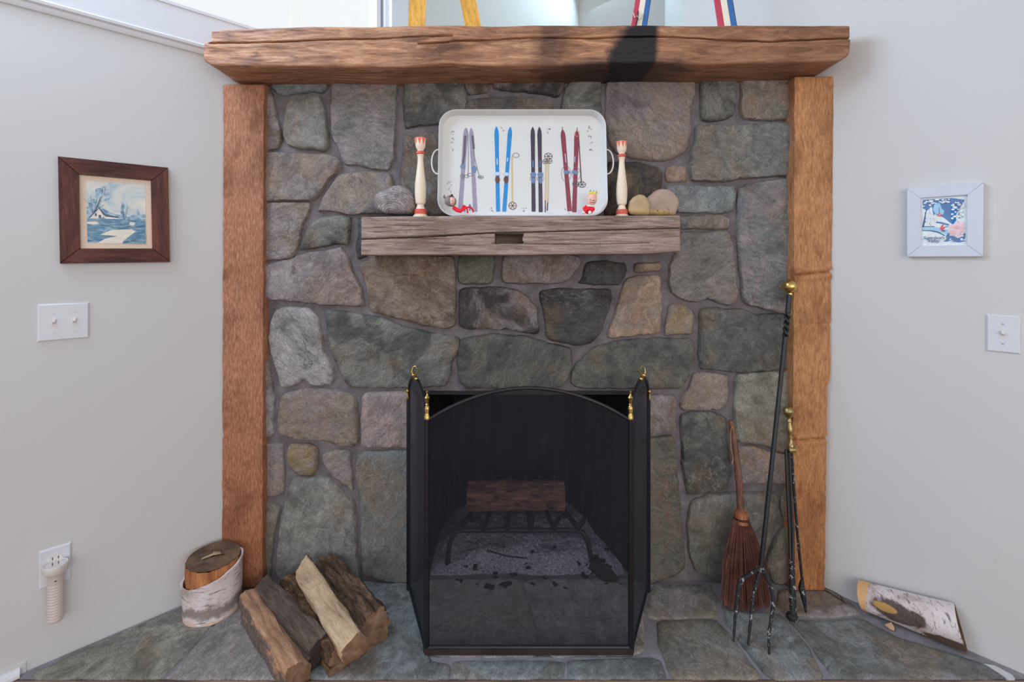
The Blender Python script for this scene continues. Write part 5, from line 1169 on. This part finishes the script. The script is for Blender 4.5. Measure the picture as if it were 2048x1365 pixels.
polys = [(sky_, [(0,0),(1,0),(1,1),(0,1)]), (tre, blob_(.25, .2, .13, .12)), (tre, blob_(.10, .38, .09, .12)), (tre, blob_(.60, .45, .05, .12)), (tre, [(0,.42),(.2,.40),(.4,.50),(.7,.56),(.8,.5),(.86,.40),(.9,.52),(1,.5),(1,.66),(0,.66)]),
 (wat, [(0,.62),(.3,.60),(.6,.62),(1,.62),(1,1),(.6,1),(0,.98)]), (pal, [(.40,.78),(.75,.76),(.82,.80),(.70,.88),(.60,.96),(.58,1),(.15,1),(.3,.92),(.5,.88),(.22,.86),(.30,.82)]), (pal, blob_(.74,.665,.06,.03,12,.1)), (pal, [(0,.66),(.14,.65),(.22,.68),(.10,.70),(0,.69)]),
 (hs, [(.03,.60),(.12,.50),(.19,.42),(.26,.50),(.28,.56),(.22,.60)]), (hs, [(.26,.54),(.40,.53),(.48,.56),(.55,.60),(.30,.60)]), (ln, [(.185,.42),(.20,.42),(.30,.52),(.50,.56),(.55,.585),(.30,.565),(.26,.53)]), (ln, [(.03,.605),(.04,.58),(.19,.43),(.19,.445),(.055,.59)]),
 (ln, [(.13,.52),(.16,.52),(.16,.56),(.13,.56)]), (ln, [(.19,.54),(.23,.54),(.23,.595),(.19,.595)]), (wat, [(.15,.605),(.5,.60),(.85,.615),(.98,.66),(.9,.72),(.5,.74),(.2,.69)]), (pal, blob_(.76,.668,.055,.028,12,.1)), (wat, [(.75,.90),(1,.82),(1,1),(.64,1),(.66,.95)])]
def brs(cu, cv, n, L, a0, a1):
    for _ in range(n):
        a = r_.uniform(a0, a1); l = L * r_.uniform(.5, 1); u, v = cu + r_.uniform(-.03, .03), cv + r_.uniform(-.03, .03); w = .004
        polys.append((ln, [(u, v), (u + l*math.cos(a), v - l*math.sin(a)), (u + l*math.cos(a) + w, v - l*math.sin(a) + w*.5), (u + w*1.6, v + w)]))
brs(.10, .50, 9, .32, .6, 2.2); brs(.60, .60, 4, .26, 1.2, 1.9); brs(.28, .2, 8, .13, 0, 6.2)
art(th, A_, polys, -.0103)
# right picture
th, s0, z0 = wallthing('picture_frame', 'square white frame with a blue snow scene ski print on the right wall', 'picture', 'R', 1890, 442)
pc = lambda pts, off: WQ('R', s0, z0, [(1780 + x/3.5, 340 + y/3.5) for x, y in pts], off)
O_ = pc([(120,131),(656,86),(651,606),(120,608)], FO + .002); I_ = pc([(213,197),(543,173),(541,527),(213,533)], FO + .002)
mwh = simple('white_painted_frame', (.68, .72, .82, 1), .5, 0, .03, 14); frame_members(th, O_, I_, [mwh], -.001, -.020)
Bq = pc([(205,190),(550,165),(549,535),(205,541)], .010); MB().prism(Bq, -.010, -.004).build('mat_board', simple('white_print_paper', C3(206, 210, 222), .5, 0, .02, 10), th, local=True, smooth=False)
A_ = pc([(224,204),(530,190),(528,505),(224,532)], .0105)
b1 = simple('print_blue', C3(88, 120, 164), .5); b2_ = simple('print_deep_blue', C3(34, 108, 172), .5); lb = simple('print_light_blue', C3(150, 190, 214), .5); snow = simple('print_snow', C3(206, 214, 230), .5); rd = simple('print_red', C3(214, 84, 104), .5); ink2 = simple('print_navy', C3(70, 92, 132), .5); pkk = simple('print_pink_glow', C3(224, 192, 198), .5); sal = simple('print_salmon', C3(208, 158, 160), .5)
polys = [(snow, [(0,0),(1,0),(1,1),(0,1)]), (b1, [(.02,.02),(.72,.01),(.98,.06),(.96,.12),(.70,.48),(.72,.60),(.50,.42),(.30,.34),(.12,.26),(.02,.20)]), (lb, [(.30,.12),(.42,.10),(.46,.22),(.52,.28),(.50,.36),(.32,.34),(.26,.24)]), (b2_, [(.66,.16),(.78,.10),(.82,.30),(.78,.42),(.80,.50),(.72,.60),(.68,.50)]),
 (ink2, [(.0,.60),(.10,.22),(.13,.22),(.05,.60)]), (snow, [(.05,.60),(.11,.26),(.17,.22),(.22,.60)]), (snow, [(.20,.60),(.18,.20),(.24,.18),(.30,.60)]), (ink2, [(.0,.585),(.30,.60),(.30,.615),(.0,.605)]), (lb, [(.0,.62),(.35,.62),(.60,.70),(.75,.78),(.60,.80),(.30,.70),(0,.66)]),
 (ink2, [(0,.665),(.22,.68),(.40,.73),(.55,.82),(.53,.83),(.38,.75),(.2,.70),(0,.68)]), (b1, [(.34,.50),(.46,.52),(.64,.58),(.62,.61),(.42,.55),(.33,.53)]), (b1, [(.56,.84),(.62,.76),(.78,.84),(1,.80),(.98,.98),(.86,1.0),(.70,.96),(.50,.95),(.58,.90)]),
 (pkk, [(.66,.60),(.80,.56),(.98,.56),(.98,.80),(.88,.90),(.70,.84),(.60,.74)]), (rd, [(.36,.38),(.38,.34),(.41,.32),(.45,.35),(.46,.39),(.41,.40)]), (snow, [(.40,.36),(.41,.345),(.43,.365),(.42,.378)]), (ink2, [(.405,.20),(.412,.20),(.415,.33),(.405,.33)]),
 (rd, [(.42,.66),(.46,.60),(.50,.57),(.51,.60),(.48,.64),(.52,.63),(.56,.63),(.52,.67),(.50,.70),(.45,.70)]), (ink2, [(.44,.70),(.53,.70),(.56,.73),(.50,.73)]), (ink2, [(.54,.63),(.62,.62),(.62,.63),(.54,.645)])]
for _ in range(34): polys.append((snow, blob_(r_.uniform(.70, .97), r_.uniform(.10, .56), r_.uniform(.02, .05), r_.uniform(.012, .026), 8)))
for _ in range(22): polys.append((snow, blob_(r_.uniform(.02, .66), r_.uniform(.02, .18), r_.uniform(.02, .06), r_.uniform(.008, .02), 8)))
for _ in range(16): polys.append((ink2, blob_(r_.uniform(.80, .98), r_.uniform(.14, .54), r_.uniform(.008, .03), r_.uniform(.006, .012), 6)))
for _ in range(16): polys.append((ink2, blob_(r_.choice((.08, .20, .29)) + r_.uniform(-.02, .02), r_.uniform(.28, .58), r_.uniform(.006, .014), r_.uniform(.006, .016), 6)))
for _ in range(16): polys.append((sal, blob_(r_.uniform(.66, .96), r_.uniform(.62, .82), r_.uniform(.02, .05), r_.uniform(.005, .010), 7)))
for _ in range(14): polys.append((snow, blob_(r_.uniform(.56, .98), r_.uniform(.80, .98), r_.uniform(.02, .05), r_.uniform(.006, .014), 7)))
art(th, A_, polys, -.0103, .00006)
def text(s, u, v, size, ang=0.0, shear=.35):
    cu = bpy.data.curves.new('lettering', 'FONT'); cu.body = s; cu.size = size; cu.shear = shear; cu.space_character = .92; cu.offset = .00012
    o = bpy.data.objects.new('tmp_lettering', cu); COL.objects.link(o); dg = bpy.context.evaluated_depsgraph_get(); dg.update()
    me = bpy.data.meshes.new_from_object(o.evaluated_get(dg)); bpy.data.objects.remove(o)
    x0, zz = bil(A_, u, v); ca, sa = math.cos(ang), math.sin(ang)
    for vt in me.vertices:
        x, y = vt.co.x, vt.co.y; vt.co = (x0 + x*ca - y*sa, -.0185, zz + x*sa + y*ca)
    me.materials.clear(); me.materials.append(ink2); ob = bpy.data.objects.new('lettering', me); COL.objects.link(ob); ob.parent = th; WM[ob.name] = wm(th)
text('Sugarbush', .02, .86, .0136, -.03); text('Valley', .13, .935, .0136, -.03)
# switch plates
def toggle(th, x, z):
    MB().box((x-.0052, -.0068, z-.0125), (x+.0052, -.0048, z+.0125)).build('switch_slot', M['ivory'], th, local=True, smooth=False)
    vs = [(x-.0040, -.006, z-.006), (x+.0040, -.006, z-.006), (x+.0040, -.006, z+.008), (x-.0040, -.006, z+.008), (x-.0032, -.017, z+.002), (x+.0032, -.017, z+.002), (x+.0032, -.016, z+.0085), (x-.0032, -.016, z+.0085)]
    MB().add(vs, [(3,2,1,0),(4,5,6,7),(0,1,5,4),(1,2,6,5),(2,3,7,6),(3,0,4,7)]).build('toggle', simple('toggle_plastic', (.80, .78, .76, 1), .3), th, local=True, smooth=False)
    for zz in (-.030, .030): MB().tube([(x, -.005, z+zz), (x, -.0072, z+zz)], .0026, 10).build('screw', M['screw'], th, local=True)
def plate(th, w, h): MB().bbox((-w/2, -.0058, -h/2), (w/2, -.0002, h/2), .004).build('cover_plate', M['plate'], th, local=True, smooth=False)
th, s0, z0 = wallthing('light_switch', 'white double light switch plate on the left wall below the brown frame', 'switch', 'L', 128, 643.5); plate(th, .117, .114); toggle(th, -.023, 0); toggle(th, .023, 0)
q0, q1 = wallhit('R', 1972)[0], wallhit('R', 2041)[0]
th, s0, z0 = wallthing('light_switch', 'white single light switch plate at the right edge below the white frame', 'switch', 'R', 2006, 668); plate(th, max(.07, q1 - q0), .114); toggle(th, 0, 0)
# outlet and plug-in torch
th, s0, z0 = wallthing('wall_outlet', 'white wall outlet low on the left wall with a torch plugged in', 'outlet', 'L', 111, 1131); plate(th, .072, .116)
def soc(th, z):
    MB().tube([(0, -.004, z), (0, -.0072, z)], .0165, 24).build('socket', M['ivory'], th, local=True)
    MB().box((-.0075, -.0076, z-.001), (-.0055, -.0070, z+.008)).box((.0055, -.0076, z), (.0075, -.0070, z+.008)).tube([(0, -.0070, z-.007), (0, -.0077, z-.007)], .0028, 10).build('socket_slots', M['slot'], th, local=True, smooth=False)
soc(th, .0215)
th, s0, z0 = wallthing('flashlight', 'pinkish-white ribbed rechargeable flashlight plugged into the left wall outlet', 'flashlight', 'L', 111, 1190)
ztop = wallhit('L', 111, 1131, .04)[1] - z0; zbot = wallhit('L', 111, 1243, .03)[1] - z0
prof = [(.0145, zbot), (.0165, zbot + .003)]
nz_ = 13; zr1 = ztop - .060
for i in range(nz_):
    za = zbot + .005 + (zr1 - zbot - .005) * i / nz_; dz = (zr1 - zbot - .005) / nz_
    prof += [(.0168, za), (.0182, za + dz*.3), (.0182, za + dz*.7), (.0168, za + dz*.95)]
prof += [(.0180, zr1 + .004), (.0185, ztop - .040), (.0215, ztop - .030), (.0270, ztop - .022)]
MB().lathe(prof, (0, -.030, 0), 28).build('ribbed_body', M['pinkplastic'], th, local=True)
MB().lathe([(.0265, ztop - .024), (.0285, ztop - .021), (.0292, ztop - .001), (.0282, ztop + .001), (.0252, ztop - .0005), (.0250, ztop - .003)], (0, -.030, 0), 32).build('head_ring', simple('cream_plastic', (.74, .69, .65, 1), .35), th, local=True)
MB().lathe([(.0252, ztop - .0015), (.021, ztop - .008), (.014, ztop - .015), (.006, ztop - .018), (.004, ztop - .0181)], (0, -.030, 0), 12).build('reflector', M['chrome'], th, local=True, smooth=False)
MB().ball((0, -.0485, ztop - .045), .0026, 8, (1.2, .6, .7)).build('charge_light', simple('dark_red_led', C3(96, 44, 44), .4), th, local=True)
MB().box((-.012, -.018, ztop - .050), (.012, -.0075, ztop - .020)).build('plug_block', M['pinkplastic'], th, local=True, smooth=False)
for o in bpy.data.objects:
    if '_s' in o: del o['_s']
